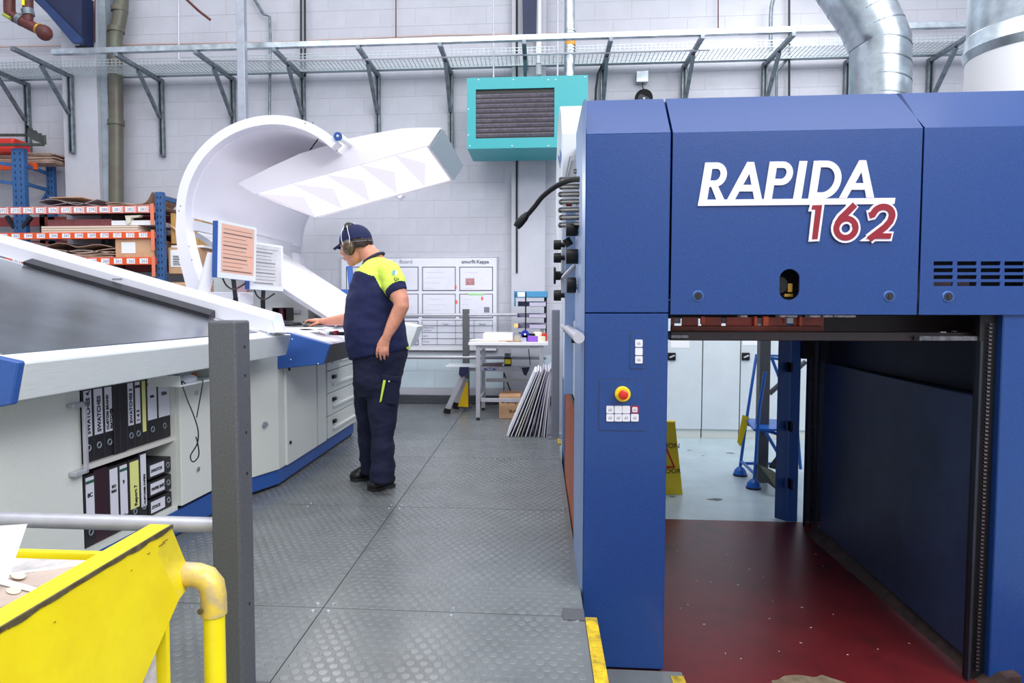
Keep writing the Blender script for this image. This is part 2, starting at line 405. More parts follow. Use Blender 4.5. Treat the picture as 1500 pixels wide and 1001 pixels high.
for i in range(6):
    for j in range(4):
        a=P(1367.7+i*34.6,383+j*10.1,YF); wd=.076; h=.0165
        holes.append([(a.x,a.z-h),(a.x+wd,a.z-h),(a.x+wd,a.z),(a.x,a.z)])
f2=holed_panel('front_cover',xE,xEnd,zb,zt,YF,.012,holes)
mk('cover_bevel',BLUE,f2,lambda b:prism(b,[(xE,YF,zt),(xE-.03,YF+.18,zbt),(xE-.03,YF+.2,zbt-.02),(xE,YF+.012,zt-.012)],(xEnd-xE,0,0)))
for px,py,pp in ((1022.5,434,f1),(1302.5,434.5,f1),(1388.5,435,f2)):
    c=P(px,py,YF)
    mk('lock_ring',mat('lock_ring_blue',(70,108,176),.3,.3),pp,lambda b:tube(b,[(c.x,YF+.001,c.z),(c.x,YF-.004,c.z)],[.025,.021],24),smooth=True)
    mk('lock_core',VDB,pp,lambda b:(tube(b,[(c.x,YF-.003,c.z),(c.x,YF-.0052,c.z)],[.018,.017],24),box(b,(c.x-.004,YF-.008,c.z-.008),(c.x+.004,YF-.004,c.z+.008))),smooth=True)
# machinery behind the oval window and vents
mk('gear_wheel',BLKP,press,lambda b:(cyl(b,(ce.x-.025,YF+.05,ce.z),(ce.x-.025,YF+.08,ce.z),.036,28),cyl(b,(ce.x-.025,YF+.04,ce.z),(ce.x-.025,YF+.05,ce.z),.012,14)),smooth=True)
mk('brass_fitting',GOLD,press,lambda b:(box(b,(ce.x+.012,YF+.05,ce.z-.03),(ce.x+.03,YF+.08,ce.z+.006)),box(b,(ce.x+.0,YF+.055,ce.z-.05),(ce.x+.035,YF+.075,ce.z-.038))))
mk('inner_guard',mat('dull_pink',(110,92,104),.6),press,lambda b:box(b,(xE+.04,YF+.08,1.30),(xE+.24,YF+.1,1.36)))
# body behind covers
def body(b):
    box(b,(xA+.02,3.16,zbt-.05),(xEnd,5.2,zbt-.004)); box(b,(xA+.02,3.36,1.3),(xA+.05,5.2,zbt-.05))
    box(b,(xC,YF+.25,1.32),(xEnd,YF+.28,zbt-.05)); box(b,(xA+.1,5.15,1.15),(xEnd,5.2,zbt-.05)); box(b,(xC,3.6,1.28),(xEnd,5.15,1.31))
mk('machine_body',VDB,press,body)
# underside: orange guard, black beam
def W(px,py,Y): return P(px,py,Y)
Yg=3.15
def pxbox(b,px0,py0,px1,py1,Y,d,bev=0):
    a=P(px0,py1,Y); c_=P(px1,py0,Y); box(b,(a.x,Y,a.z),(c_.x,Y+d,c_.z),bev)
ORG=mat('orange_guard',(196,62,30),.3,nscale=6,col2=(120,34,24))
ORGB=mat('orange_bright',(222,84,36),.35,nscale=20,namt=.1)
def guard(b):
    xs=[(983,988),(999,1023),(1028,1057),(1064,1110),(1121,1152),(1162,1207)]
    for a,c_ in xs: pxbox(b,a,465,c_,479,Yg,.012)
    pxbox(b,983,479,1207,485,Yg,.012); 
mk('guard',ORG,press,guard)
mk('guard_block',ORGB,press,lambda b:[pxbox(b,x,464,x+w_,y1,Yg-.02,.02) for x,w_,y1 in ((1027,6,475),(1118,8,478),(1105,4,478),(1171,4,480))])
mk('guard_rail',mat('guard_rail_brown',(130,50,34),.4,nscale=20,namt=.15),press,lambda b:pxbox(b,983,478,1205,487,Yg-.03,.02,.003))
for x in (988,1058,1110,1153): mk('light_block',SILV,press,lambda b:pxbox(b,x,466,x+9,474,Yg-.03 if x>1120 else Yg+.05,.03))
mk('lower_beam',mat('beam_black',(40,24,28),.4,nscale=15,col2=(22,18,22)),press,lambda b:(pxbox(b,982,487,1462,499,3.05,.06,.003),pxbox(b,1207,463,1462,488,3.3,.05)))
mk('guide_rail',mat('rail_grey',(100,100,106),.4,.4,nscale=40,namt=.3),press,lambda b:(pxbox(b,1347,493,1468,499.5,3.0,.045,.002),pxbox(b,983,491,1009,496,3.02,.03,.002)))
mk('sensor_strip',mat('strip_pale',(150,146,150),.5,nscale=60,namt=.4),press,lambda b:[pxbox(b,x,462,x+w_,465,YF+.02,.05) for x,w_ in ((1085,10),(1142,26),(1186,16),(1206,14),(1222,32))]+[pxbox(b,1447,464,1450,492,3.1,.02),pxbox(b,1436,466,1438,476,3.1,.02),pxbox(b,1398,485,1402,490,3.1,.02),pxbox(b,1378,486,1386,488,3.05,.02)])
# right inner side of the bay
XW=1.93; XN=1.862
mk('bay_side_panel',DBLUE,press,lambda b:prism(b,[(XN,3.03,FZ+.06),(XW,4.78,FZ+.06),(XW,4.78,.86),(XN,3.03,.86)],(.03,0,0),.004))
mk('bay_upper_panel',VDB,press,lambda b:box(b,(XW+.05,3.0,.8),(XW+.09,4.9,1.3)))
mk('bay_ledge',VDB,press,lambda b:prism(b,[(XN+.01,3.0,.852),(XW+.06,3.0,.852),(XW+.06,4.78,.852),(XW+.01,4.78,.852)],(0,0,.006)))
mk('bay_sill',mat('dirty_sill',(60,44,40),.7,nscale=12,namt=.3),press,lambda b:prism(b,[(XW-.07,2.9,FZ+.003),(XW+.06,2.9,FZ+.003),(XW+.06,2.9,FZ+.07),(XW-.0,2.9,FZ+.06)],(0,1.95,0)))
x1c=XP(1447,2.97); x2c=XP(1481,2.97)
mk('chain_slot',BLACK,press,lambda b:box(b,(x1c,2.99,FZ),(x2c+.1,3.02,1.28)))
def chain(b):
    for k in range(90): cyl(b,(x1c+.025,2.975,FZ+.05+k*.0165),(x1c+.037,2.975,FZ+.05+k*.0165),.006,6)
mk('lift_chain',mat('oily_chain',(44,34,40),.35,.6),press,chain,kind='stuff')
mk('slot_edge',VDB,press,lambda b:(box(b,(x1c-.01,2.965,FZ),(x1c,2.99,1.1)),))
mk('right_column',BLUE,press,lambda b:box(b,(XP(1479.5),YF+.012,FZ+.01),(xEnd,3.1,1.285),.004))
# far left post of the bay's back
mk('rear_column',BLUE2,press,lambda b:prism(b,[(XP(1145,4.95),4.95,-.27),(XP(1164,5.12),5.12,-.345),(XP(1179,5.12),5.12,-.345),(XP(1179,5.3),5.3,-.345),(XP(1145,5.2),5.2,-.3)],(0,0,1.6),.003))
xr0=XP(1146,4.95)
for y in (532,619,704): mk('column_slot',BLACK,press,lambda b:pxbox(b,1158,y,1161.5,y+14,5.02,.06))
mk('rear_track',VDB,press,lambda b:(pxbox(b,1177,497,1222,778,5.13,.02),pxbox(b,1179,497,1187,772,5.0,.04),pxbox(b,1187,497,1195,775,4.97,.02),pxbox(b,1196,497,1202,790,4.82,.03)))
mk('rear_chain',mat('oily_chain',(44,34,40)),press,lambda b:[pxbox(b,1189,500+k*3,1193,501.4+k*3,4.94,.02) for k in range(90)],kind='stuff')
mk('rear_bracket',VDB,press,lambda b:pxbox(b,1176,498,1192,526,4.9,.05)); mk('rear_bracket',VDB,press,lambda b:pxbox(b,1204,498,1214,530,4.7,.04))
# press back-left: long side with grille, silver cover, handles, knobs
XS=.205
zq=lambda px,py,X:Q(px,py,X).z
side=mk('side_panel',mat('side_blue',(74,104,160),.4,nscale=200,namt=.06),press,lambda b:(box(b,(XS,3.53,.74),(XS+.05,5.15,1.2)),box(b,(XS,5.3,-.3),(XS+.05,6.0,1.3)),box(b,(XS+.01,3.53,-.34),(XS+.06,5.3,.74))))
mk('side_shell',SILV,press,lambda b:box(b,(XS-.012,3.5,.72),(XS-.002,5.0,1.16)))
mk('rear_housing',BLUE2,press,lambda b:(box(b,(XS+.06,5.3,-.3),(XS+.6,6.3,1.6)),))
COP=mat('copper_slats',(168,98,76),.4,.35,nscale=40,namt=.1)
mk('grille_back',mat('grille_dark',(70,40,34),.6),press,lambda b:box(b,(XS-.004,3.55,-.33),(XS+.008,5.05,.7)))
gr=mk('grille_frame',DBLUE,press,lambda b:(box(b,(XS-.014,5.05,-.34),(XS+.01,5.12,.74)),box(b,(XS-.012,3.5,.70),(XS+.01,5.12,.74))))
slat=B(); box(slat,(XS-.012,3.54,0),(XS-.003,5.05,.011)); s0=obj('slat',slat,COP,press)
for k in range(44):
    s_=s0 if k==0 else s0.copy()
    if k: C.objects.link(s_)
    s_.location.z=s0.location.z if k==0 else z00+k*.0232
    if k==0: z00=s0.location.z-.325; s0.location.z=z00
hb=mk('bar_handle',ALU,press,lambda b:tube(b,[Q(826,478,.165),Q(832,482,.16),Q(848,495,.15)],[.02,.022,.022],14),smooth=True)
mk('handle_mount',BLKP,press,lambda b:[box(b,(.16,y,z-.018),(XS,y+.05,z+.018)) for y,z in ((3.4,1.08),(4.5,1.09))])
# silver cover
def shell(b):
    Yn=4.0
    pts=[P(831,455,Yn),P(830,205,Yn),P(831,195,Yn)]
    prof=[(4.0,1.30),(4.0,2.24),(4.22,2.42),(4.5,2.53),(4.8,2.54),(5.10,2.46),(5.32,2.27),(5.40,2.02),(5.30,1.88),(5.1,1.78),(4.5,1.55)]
    prism(b,[(.125,y,z) for y,z in prof],(.5,0,0),.006)
mk('silver_cover',SILV,press,shell,smooth=True,ang=25)
def cov(b):
    prism(b,[(.27,3.6,1.16),(.27,3.6,zbt-.1),(.27,3.99,zbt+.05),(.27,3.99,1.16)],(.3,0,0),.004)
mk('cover_side',mat('cover_lavender',(206,206,226),.4),press,cov)
def logo(b):
    e=lambda px,py:Q(px,py,.1245)
    for pts in ([(817,218),(819.5,226),(819,236),(818,240),(817,247),(815.8,240),(816.6,232)],[(814,227),(816.6,230),(816.4,240),(814.8,236)]):
        prism(b,[Q(x+3.0,y,.1238) for x,y in pts],(.0015,0,0))
mk('emblem',BLUE2,press,logo)
mk('seam_line',GREYINK,press,lambda b:(tube(b,[P(828,262,3.995),P(835,229,3.995),P(857,229,3.55)],.002,5),tube(b,[P(831,262,3.995),P(838,236,3.995),P(857,236,3.6)],.002,5)))
# black spindle handles
for i,(py,x0) in enumerate(((263.5,822),(274,822),(285,821),(296,822),(308,821),(319,822),(330,821))):
    a=P(x0,py,3.55); b_=P(862,py-1,3.1)
    mk('spindle_handle',BLKP,press,lambda b:tube(b,[a+V((-.0,0,0)),a+(b_-a)*.04,a+(b_-a)*.07,a+(b_-a)*.12,b_],[.014,.014,.009,.0125,.0125],12),smooth=True)
mk('spindle_knob',BLKP,press,lambda b:tube(b,[P(843,251,3.5),P(848,251,3.45),P(850,251,3.45),P(856,251,3.4)],[.013,.013,.008,.012],12),smooth=True)
mk('warning_tag',RED,press,lambda b:pxbox(b,829,297,838,302,3.5,.01))
mk('lower_side_panel',mat('moulding_blue',(120,146,190)),press,lambda b:(box(b,(.145,3.90,.74),(.24,3.985,1.78),.003)))
mk('mount_plate',SILV,press,lambda b:(box(b,(.215,3.5,1.2),(.262,4.0,1.62)),box(b,(.17,4.3,.74),(.2,4.9,1.75))))
for (px,py,Y,r,L,ax) in ((808+28,337,3.3,.03,.055,1),(836,376,3.3,.036,.06,1),(837,418,3.3,.038,.045,1)):
    a=P(px-7,py,Y); mk('control_knob',BLKP,press,lambda b:tube(b,[a,a+V((.004,0,0)),a+V((L-.004,0,0)),a+V((L,0,0))],[r*.92,r,r,r*.92],24),smooth=True)
    mk('knob_collar',ALU,press,lambda b:tube(b,[a+V((L,0,0)),a+V((L+.05,0,0))],[r*.55,r*.55],16),smooth=True)
for (px,py,r,L) in ((817,359,.028,.035),(817,378,.028,.035),(817,433,.031,.035)):
    a=P(px-6,py,3.95); mk('control_knob',BLKP,press,lambda b:tube(b,[a,a+V((.004,0,0)),a+V((L*1.2,0,0)),a+V((L*1.2+.001,0,0)),a+V((L+.05,0,0))],[r*.9,r,r,.014,.014],20),smooth=True)
a=P(811,404,4.0); mk('hand_wheel',BLKP,press,lambda b:tube(b,[a,a+V((.012,0,0)),a+V((.014,0,0)),a+V((.04,0,0)),a+V((.042,0,0)),a+V((.09,0,0))],[.050,.050,.026,.026,.013,.013],24),smooth=True)
mk('crank_arm',ALU,press,lambda b:tube(b,[P(825,407,3.6),P(841,390,3.5),P(843,386,3.5)],[.011,.011,.011],12),smooth=True)
mk('tilted_knob',BLKP,press,lambda b:tube(b,[P(829,350,3.5),P(835,360,3.5)],[.02,.02],16),smooth=True)
# goose-neck lamp
gl=thing('gooseneck_lamp','black bendy gooseneck lamp curving out from the press side','lamp',P(858,263,3.2))
tb('flexible_arm',BLACK,gl,smooth_path([P(860,263,3.15),P(840,263,3.25),P(818,271,3.35),P(796,287,3.42),P(783,303,3.46),P(771,317,3.5)],6),.0125,10)
tb('lamp_head',BLKP,gl,[P(773,313,3.5),P(768,319,3.5),P(760,328,3.5),P(756,333,3.5)],[.014,.021,.023,.018],14)

# ---- lettering
def stroke(b,pts,wd,y,d,closed=False):
    n=len(pts); L=[];Rr=[]
    for i in range(n):
        if closed: t=(V(pts[(i+1)%n])-V(pts[i-1]))
        else: t=V(pts[min(i+1,n-1)])-V(pts[max(i-1,0)])
        t=V((t.x,t.y)).normalized(); nn=V((-t.y,t.x)); L.append(V(pts[i])+nn*wd/2); Rr.append(V(pts[i])-nn*wd/2)
    rng=range(n if closed else n-1)
    for i in rng:
        j=(i+1)%n; quad(b,[L[i],L[j],Rr[j],Rr[i]],y,d)
qn=[0]
def quad(b,pts,y,d):
    qn[0]+=1; y=y-(qn[0]%97)*.00002
    w_=[P(970+p[0]/3.708,200+p[1]/3.708,YF) for p in pts]
    prism(b,[(q.x,y,q.z) for q in w_],(0,d,0))
def arc(cx,cy,rx,ry,a0,a1,n=16): return [(cx+rx*math.cos(math.radians(a0+(a1-a0)*i/n)),cy+ry*math.sin(math.radians(a0+(a1-a0)*i/n))) for i in range(n+1)]
def lean(pts,cy,k=-.2): return [(x+(y-cy)*k,y) for x,y in pts]
def rapida(b):
    y=YF-.006; d=.0058
    def Lf(ps): quad(b,ps,y,d)
    def A(dx,dy):
        s=lambda ps:[(p[0]+dx,p[1]+dy) for p in ps]
        Lf(s([(460,140),(497,140),(476,196),(392,345),(350,345)])); Lf(s([(466,140),(497,140),(540,343),(498,343),(470,196)])); Lf(s([(438,264),(488,264),(495,300),(415,300)]))
    Lf([(232,143),(276,143),(243,345),(198,345)])
    stroke(b,[(255,160)]+lean(arc(290,209,42,49,-90,90,14),209,-.12)+[(240,258)],35,y,d)
    Lf([(255,250),(292,250),(336,345),(292,345)])
    A(0,0)
    Lf([(582,138),(625,138),(593,343),(550,343)])
    stroke(b,[(605,155)]+lean(arc(648,202,42,47,-90,90,14),202,-.14)+[(592,249)],35,y,d)
    Lf([(743,135),(786,135),(753,341),(708,341)])
    Lf([(821,134),(864,134),(832,341),(790,341)])
    stroke(b,[(845,151)]+lean(arc(875,237,76,86,-90,90,20),237,-.16)+[(825,323)],36,y,d)
    A(607,-9)
    Lf([(197,345),(1262,335),(1257,368),(191,379)])
mk('lettering',mat('letter_white',(232,226,240),.45),f1,rapida)
def n162(b,o,y,d):
    def Lf(ps): quad(b,ps,y,d)
    if o: Lf([(800,366),(877,364),(849,570),(790,573),(808,409),(789,409)])
    else: Lf([(810,376),(863,374),(838,559),(808,560),(827,399),(806,399)])
    w6=34+o
    stroke(b,[(1041-o*.1,372-o*.25),(1005,408),(965,446),(945,478)],w6,y,d)
    stroke(b,lean(arc(992,500,52,52,0,360,28),500,-.06)[:-1],w6-2,y,d,True)
    stroke(b,[(1119-o*.4,431)]+lean(arc(1190,432,52,48,-172,20,16),432,-.12)+[(1232,462),(1205,493),(1150,535),(1118,560)],w6,y,d)
    if o: Lf([(1068,570),(1140,515),(1252,518),(1240,570)])
    else: Lf([(1100,557),(1150,527),(1240,528),(1232,557)])
mk('number_outline',mat('letter_white',(232,226,240)),f1,lambda b:n162(b,24,YF-.0085,.006))
mk('number',CRIM,f1,lambda b:n162(b,0,YF-.011,.006))

# ---- ducts standing on the press
def duct(name,label,cpts,Y,pxw,nr,m):
    pts=[P(x,y,Y) for x,y in cpts]; r=(P(cpts[0][0]+pxw,cpts[0][1],Y).x-P(cpts[0][0]-pxw,cpts[0][1],Y).x)/2
    o=thing(name,label,'duct',pts[0]); path=[]
    for a,b_ in zip(pts[:-1],pts[1:]):
        path+= [a+(b_-a)*k/4 for k in range(4)]
    path.append(pts[-1]); tb('duct_wall',m,o,path,r,40)
    L=sum((b_-a).length for a,b_ in zip(pts[:-1],pts[1:])); step=.105; dd=.03; seg=0; 
    for a,b_ in zip(pts[:-1],pts[1:]):
        t=(b_-a); l=t.length; t.normalize()
        while dd<l:
            c_=a+t*dd; tt=(t+V((.18,.1,0))).normalized()
            bm=B(); tube(bm,[c_-tt*.004,c_+tt*.004],[r*1.012]*2,40); obj('seam_ring',bm,GALVD if nr else m,o,smooth=True); dd+=step
        dd-=l
    return o
pb=P(1289,150,4.5); 
duct('spiral_duct','silver spiral duct rising from the press and bending left',[(1289,157),(1289,64),(1272,28),(1236,-26),(1190,-90)],4.3,42,1,GALV)
d2=thing('exhaust_duct','wide duct at right edge, galvanised above a white lower section','duct',P(1508,150,3.9))
cB=P(1508,160,3.9); r2=(cB-P(1423,160,3.9)).x
def vz(py): return P(1508,py,3.9).z
tb('lower_section',WHITE,d2,[(cB.x,3.9,zbt+.001),(cB.x,3.9,vz(62))],r2,48)
tb('flange',GALV,d2,[(cB.x,3.9,vz(82)),(cB.x,3.9,vz(70)),(cB.x,3.9,vz(62)),(cB.x,3.9,vz(48)),(cB.x,3.9,vz(46))],[r2*1.01,r2*1.06,r2*1.02,r2*1.02,r2*1.0],48)
tb('upper_section',GALV,d2,[(cB.x,3.9,vz(52)),(cB.x,3.9,vz(-60))],r2*.99,48)

# ================================================================== THROUGH THE BAY
for i,(pa,pb_) in enumerate(((935,1028),(1029.5,1083.5),(1085,1165),(1166.5,1260))):
    Yc=8.30; x0=P(pa,560,Yc).x; x1=P(pb_,560,Yc).x
    lab=['white electrical cabinet beside the blue press column','plain white electrical cabinet door in the middle of the bay','white electrical cabinet with the black isolator switch behind the steps','white electrical cabinet mostly behind the press rear column'][i]
    cb=thing('electrical_cabinet',lab,'cabinet',((x0+x1)/2,8.4,FZ),'white cabinets behind the press')
    bx('cabinet_body',CAB,cb,(x0+.002,Yc+.02,FZ+.001),(x1-.002,8.55,1.9))
    bx('door',mat('cabinet_white',(214,222,228),.4,nscale=3,namt=.02),cb,(x0,Yc,FZ+.11),(x1,Yc+.02,1.9),.004)
    if i in(0,2):
        cc=P(984 if i==0 else 1092.3,522.5,Yc-.01); hd=bx('isolator_switch',BLKP,cb,(cc.x-.045,Yc-.02,cc.z-.045),(cc.x+.045,Yc+.001,cc.z+.045),.003)
        bm=B(); bar(bm,(cc.x-.03,Yc-.035,cc.z-.012),(cc.x+.03,Yc-.035,cc.z+.014),.02,.02,.006); obj('switch_lever',bm,GALV,hd)
    if i in (0,2):
        a=P(983 if i==0 else 1088,499,Yc-.01); b2=P(1010 if i==0 else 1112,510 if i==0 else 506,Yc-.01)
        bx('notice',PAPER,cb,(a.x,Yc-.003,b2.z),(b2.x,Yc,a.z+.12))
# wet floor sign
g=G(990,724,FZ); YS=g.y
sg=thing('wet_floor_sign','yellow wet floor warning sign standing beside the press column','sign',(XP(975,YS,700),YS,FZ))
xl=P(948,700,YS).x; xr=P(999,722,YS).x; xt=P(987.5,618,YS).x; ztop=P(990,618,YS).z; zl=FZ
xm=xl-(xr-xt)*-1
def sgf(b,dy,s): prism(b,[(xl,YS+dy*s,FZ+.004),(xr,YS+dy*s,FZ+.004),(xt,YS+.03*s,ztop),(xl+(xr-xt),YS+.03*s,ztop)],(0,.012*s,0))
SY=mat('sign_yellow',(255,224,40),.4)
mk('front_board',SY,sg,lambda b:sgf(b,0.02,-1)); mk('rear_board',SY,sg,lambda b:sgf(b,.25,1))
mk('hinge',SY,sg,lambda b:box(b,(xt-.16,YS-.035,ztop-.015),(xt+.005,YS+.035,ztop+.008),.003))
def onb(t): return -.045+.02*0 
yS=YS-.047
text('lettering','CAUTION',INK,sg,(P(996,657,yS).x,yS,P(996,657,yS).z),XR,ZU,.062,align='RIGHT')
text('lettering','WET FLOOR',INK,sg,(P(997.5,694,yS).x,yS,P(996,694,yS).z),XR,ZU,.058,align='RIGHT')
tc_=P(968,684,yS); 
def tri(b):
    R1=P(988,685,yS); t1=(R1.x-.075,yS,R1.z+.17); l1=(R1.x-.15,yS,R1.z)
    for a,c_ in ((R1,t1),(R1,l1),(l1,t1)): bar(b,a,c_,.002,.014,up=(0,0,1) if a!=l1 or c_!=t1 else (0,0,1))
mk('warning_triangle',RED,sg,tri)
# blue mobile steps
SB=mat('steps_blue',(36,104,196),.35)
fy1=G(1083,697,FZ).y; fy2=G(1103,716,FZ).y
ms=thing('mobile_steps','blue tubular mobile steps with domed feet seen through the press','ladder',G(1095,705,FZ))
A1=P(1084,686,fy1); A2=P(1105,703,fy2)
Bx=.62
def tubes(lst,r=.014):
    for pth in lst: tb('frame_tube',SB,ms,pth,r,10)
T1=P(1108,522,fy1); T2=P(1119,527,fy2)
tubes([[A1,P(1092,625,fy1),P(1108,520,fy1),T1+V((.35,0,0))],[A2,P(1112,600,fy2),P(1121,545,fy2)],[A1+V((.55,.0,0)),A1+V((.5,0,.5)),T1+V((.30,0,0))],[A2+V((.55,0,0)),A2+V((.5,0,.5))],
 [P(1108,522,fy1),P(1148,527,fy1)],[P(1131,526,fy1),P(1144,560,fy1)],[P(1090,616,fy1),P(1150,618,fy1)],[P(1090,620,fy1),P(1150,640,fy2)],[P(1087,679,fy1),P(1150,680,fy1)],[P(1086,676,fy1),P(1106,695,fy2)],[P(1122,634,fy2),P(1142,668,fy2)]])
mk('step_tread',SB,ms,lambda b:prism(b,[P(1092,616,fy1),P(1150,618,fy1),P(1150,632,fy2),P(1104,632,fy2)],(0,0,.02)))
for (gx,gy) in ((1083,fy1),(1103,fy2)):
    c_=P(gx+1,700,gy); c_.z=FZ
    mk('domed_foot',SB,ms,lambda b:tube(b,[(c_.x,c_.y,FZ+.015),(c_.x,c_.y,FZ+.05),(c_.x,c_.y,FZ+.075),(c_.x,c_.y,FZ+.09)],[.062,.052,.032,.008],20),smooth=True)
    mk('rubber_ring',BLACK,ms,lambda b:cyl(b,(c_.x,c_.y,FZ+.001),(c_.x,c_.y,FZ+.016),.064,20),smooth=True)
mk('yellow_tag',SY,None,lambda b:hexa(b,[P(1088,608,fy1-.06),P(1098,612,fy1-.06),P(1085,655,fy1-.06),P(1080,648,fy1-.06)],[v+V((0,.01,0)) for v in (P(1088,608,fy1-.06),P(1098,612,fy1-.06),P(1085,655,fy1-.06),P(1080,648,fy1-.06))]),label='yellow plastic tag hanging on the blue mobile steps',cat='tag')
gp=G(1120,708,FZ)
ps=thing('support_post','dark grey steel post with diagonal brace standing behind the press bay','post',(gp.x,gp.y,FZ))
bx('post_shaft',POST,ps,(P(1112,600,gp.y).x,gp.y,FZ+.001),(P(1127.5,600,gp.y).x,gp.y+.1,1.6),.006)
mk('diagonal_brace',POST,ps,lambda b:tube(b,[P(1127,577,gp.y+.05),P(1150,556,gp.y+.05),P(1180,530,gp.y+.05)],.022,10),smooth=True)
mk('folded_ramp',mat('ramp_dark',(54,60,44),.6,nscale=20,namt=.3),None,lambda b:(prism(b,[P(1116,686,5.9),P(1145,699,5.9),P(1145,722,5.75),P(1140,720,5.75)],(0,.25,0)),prism(b,[P(1128,686,6.1),P(1146,662,6.1),P(1146,690,6.1)],(0,.05,0))),label='dark green metal ramp edge beside the grey post',cat='ramp')

# ================================================================== ON THE BACK WALL
YW=8.54
# heater
x0=P(684,160,7.6).x; x1=P(861,160,7.6).x; zb_=P(700,218,7.6).z; zt_=P(700,114,7.6).z
ht=thing('unit_heater','teal warm-air unit heater with dark louvres hanging high on the wall','heater',((x0+x1)/2,7.9,zb_))
lx0=P(697,160,7.6).x; lx1=P(812,160,7.6).x; lz0=P(700,203,7.6).z; lz1=P(700,131,7.6).z
def hb_(b):
    box(b,(x0+.004,7.625,zb_+.004),(x1-.004,8.28,zt_-.004))
mk('casing',TEAL,ht,hb_)
def hf(b):
    box(b,(x0,7.6,zb_),(lx0,7.625,zt_)); box(b,(lx1,7.6,zb_),(x1,7.625,zt_)); box(b,(lx0,7.6,zb_),(lx1,7.625,lz0)); box(b,(lx0,7.6,lz1),(lx1,7.625,zt_))
mk('front_panel',TEAL,ht,hf)
mk('louvre_recess',BLACK,ht,lambda b:box(b,(lx0-.01,7.622,lz0-.01),(lx1+.01,7.6245,lz1+.01)))
ls=(lz1-lz0)/10
for k in range(9):
    z=lz0+ls*(k+.75)
    mk('louvre',mat('louvre_grey',(120,112,124),.35,.5,nscale=20,namt=.15),ht,lambda b:prism(b,[(lx0+.002,7.605,z+.006),(lx0+.002,7.62,z-.02),(lx0+.002,7.622,z-.016),(lx0+.002,7.608,z+.012)],(lx1-lx0-.004,0,0)))
for px,py in ((701,117),(752,117),(803,117),(814,117),(857,113),(688,214),(750,214),(803,214),(686,160),(686,198)):
    mk('screw',SILV,ht,lambda b:ball(b,P(px,py,7.6),.009,n=8))
fl=thing('flue_pipe','shiny flue pipe with orange band rising from the teal heater','pipe',P(835,112,7.9))
def vpipe(name,m,par,px,py0,py1,Y,r,n=14): 
    a=P(px,py0,Y); b_=P(px,py1,Y); return tb(name,m,par,[(a.x,a.y,b_.z),(a.x,a.y,a.z)],r,n)
vpipe('pipe_wall',GALV,fl,835,-60,113,7.95,.058,20)
vpipe('orange_band',mat('orange_band',(222,150,40),.4),fl,835,57,67,7.95,.063,20)
for y_ in (45,49,70,74): vpipe('pipe_ring',GALV,fl,835,y_,y_+1.5,7.95,.064,20)
for px,lb in ((723,'left'),(817,'right')):
    o=tb('hanger_rod',ALU,None,[(P(px,50,7.9).x,7.9,zt_-.003),(P(px,50,7.9).x,7.9,5.6)],.010,8,label='thin steel rod holding the %s end of the teal heater'%lb,cat='rod')

# wall brackets with tray
ZA=P(400,110,8.5).z
ztr=4.13
br=thing('wall_bracket','grey strut bracket','bracket',(0,8.5,ztr)); 
mk('wall_strut',GALVD,br,lambda b:box(b,(-.03,8.49,ztr-.98),(.03,8.551,ztr),.004))
mk('strut_slot',BLACK,br,lambda b:box(b,(-.010,8.486,ztr-.96),(.010,8.4895,ztr-.02)))
mk('arm',GALVD,br,lambda b:box(b,(-.024,7.58,ztr-.05),(.024,8.49,ztr-.003),.004))
mk('brace',GALVD,br,lambda b:bar(b,(0,8.48,ztr-.5),(0,8.02,ztr-.06),.04,.04,.003))
pxs=[-72,38,122,235,340,443,553,660,770,883,1002,1120,1240,1362]
outs=[1,0,1,1,1,1,1,1,1,1,1,1,1,1]
wl=['off the left edge above the rack','leftmost in view, above the tall blue rack','on the white pilaster left of the brown pipe','between the brown pipe and the grey steel post','just left of the grey steel post behind the lamp hood','above the top of the white lamp hood','above the middle of the inspection lamp','just left of the teal heater','behind the teal heater','just right of the teal heater above the press','right of the round wall sounder','between the sounder and the silver duct','half hidden behind the silver spiral duct','between the silver duct and the white exhaust duct']
for i,px in enumerate(pxs):
    b_=br if i==0 else dup(br,(0,0,0)); b_.location.x=P(px,150,8.5).x
    b_['label']='grey steel wall bracket, '+wl[i]; b_['group']='brackets carrying the cable tray'
    if i==2: b_.location.y-=.26
ct=thing('cable_tray','long galvanised wire mesh cable tray running along the wall on brackets','cable tray',(-1,8.1,ztr))
xl_,xr_=-7.2,5.6
def wires(b):
    for y in [8.02+.05*k for k in range(8)]: box(b,(xl_,y-.0035,ztr+.001),(xr_,y+.0035,ztr+.008))
    for y in (8.02,8.37):
        for z in (.04,.075): box(b,(xl_,y-.0035,ztr+z-.004),(xr_,y+.0035,ztr+z+.003))
mk('long_wires',MESHM,ct,wires)
def cw(b):
    x=xl_
    while x<xr_:
        box(b,(x,8.02,ztr-.003),(x+.006,8.37,ztr+.0015)); box(b,(x,8.015,ztr),(x+.006,8.021,ztr+.08)); x+=.05
mk('cross_wires',MESHM,ct,cw,kind='stuff')
mk('trunking_rail',GALV,None,lambda b:box(b,(P(76,80,7.62).x,7.6,ztr+.001),(xr_,7.66,ztr+.062),.003),label='silver steel rail along the outer ends of the wall brackets',cat='rail')
mk('tray_lid',mat('tray_lid',(170,182,188),.4,.5),None,lambda b:box(b,(-6.9,8.40,ztr+.002),(5.2,8.48,ztr+.03)),label='thin galvanised trunking strip behind the mesh cable tray',cat='trunking')
def wtube(name,label,cat,m,pts,Y,r,n=8): 
    return tb(name,m,None,[P(a,b,Y) for a,b in pts],r,n,label=label,cat=cat)
wtube('conduit','thin horizontal pinkish pipe running high across the whole wall','pipe',mat('pink_pipe',(190,166,160),.5),[(-30,69),(400,62),(640,52),(900,48),(1420,40)],8.49,.012)
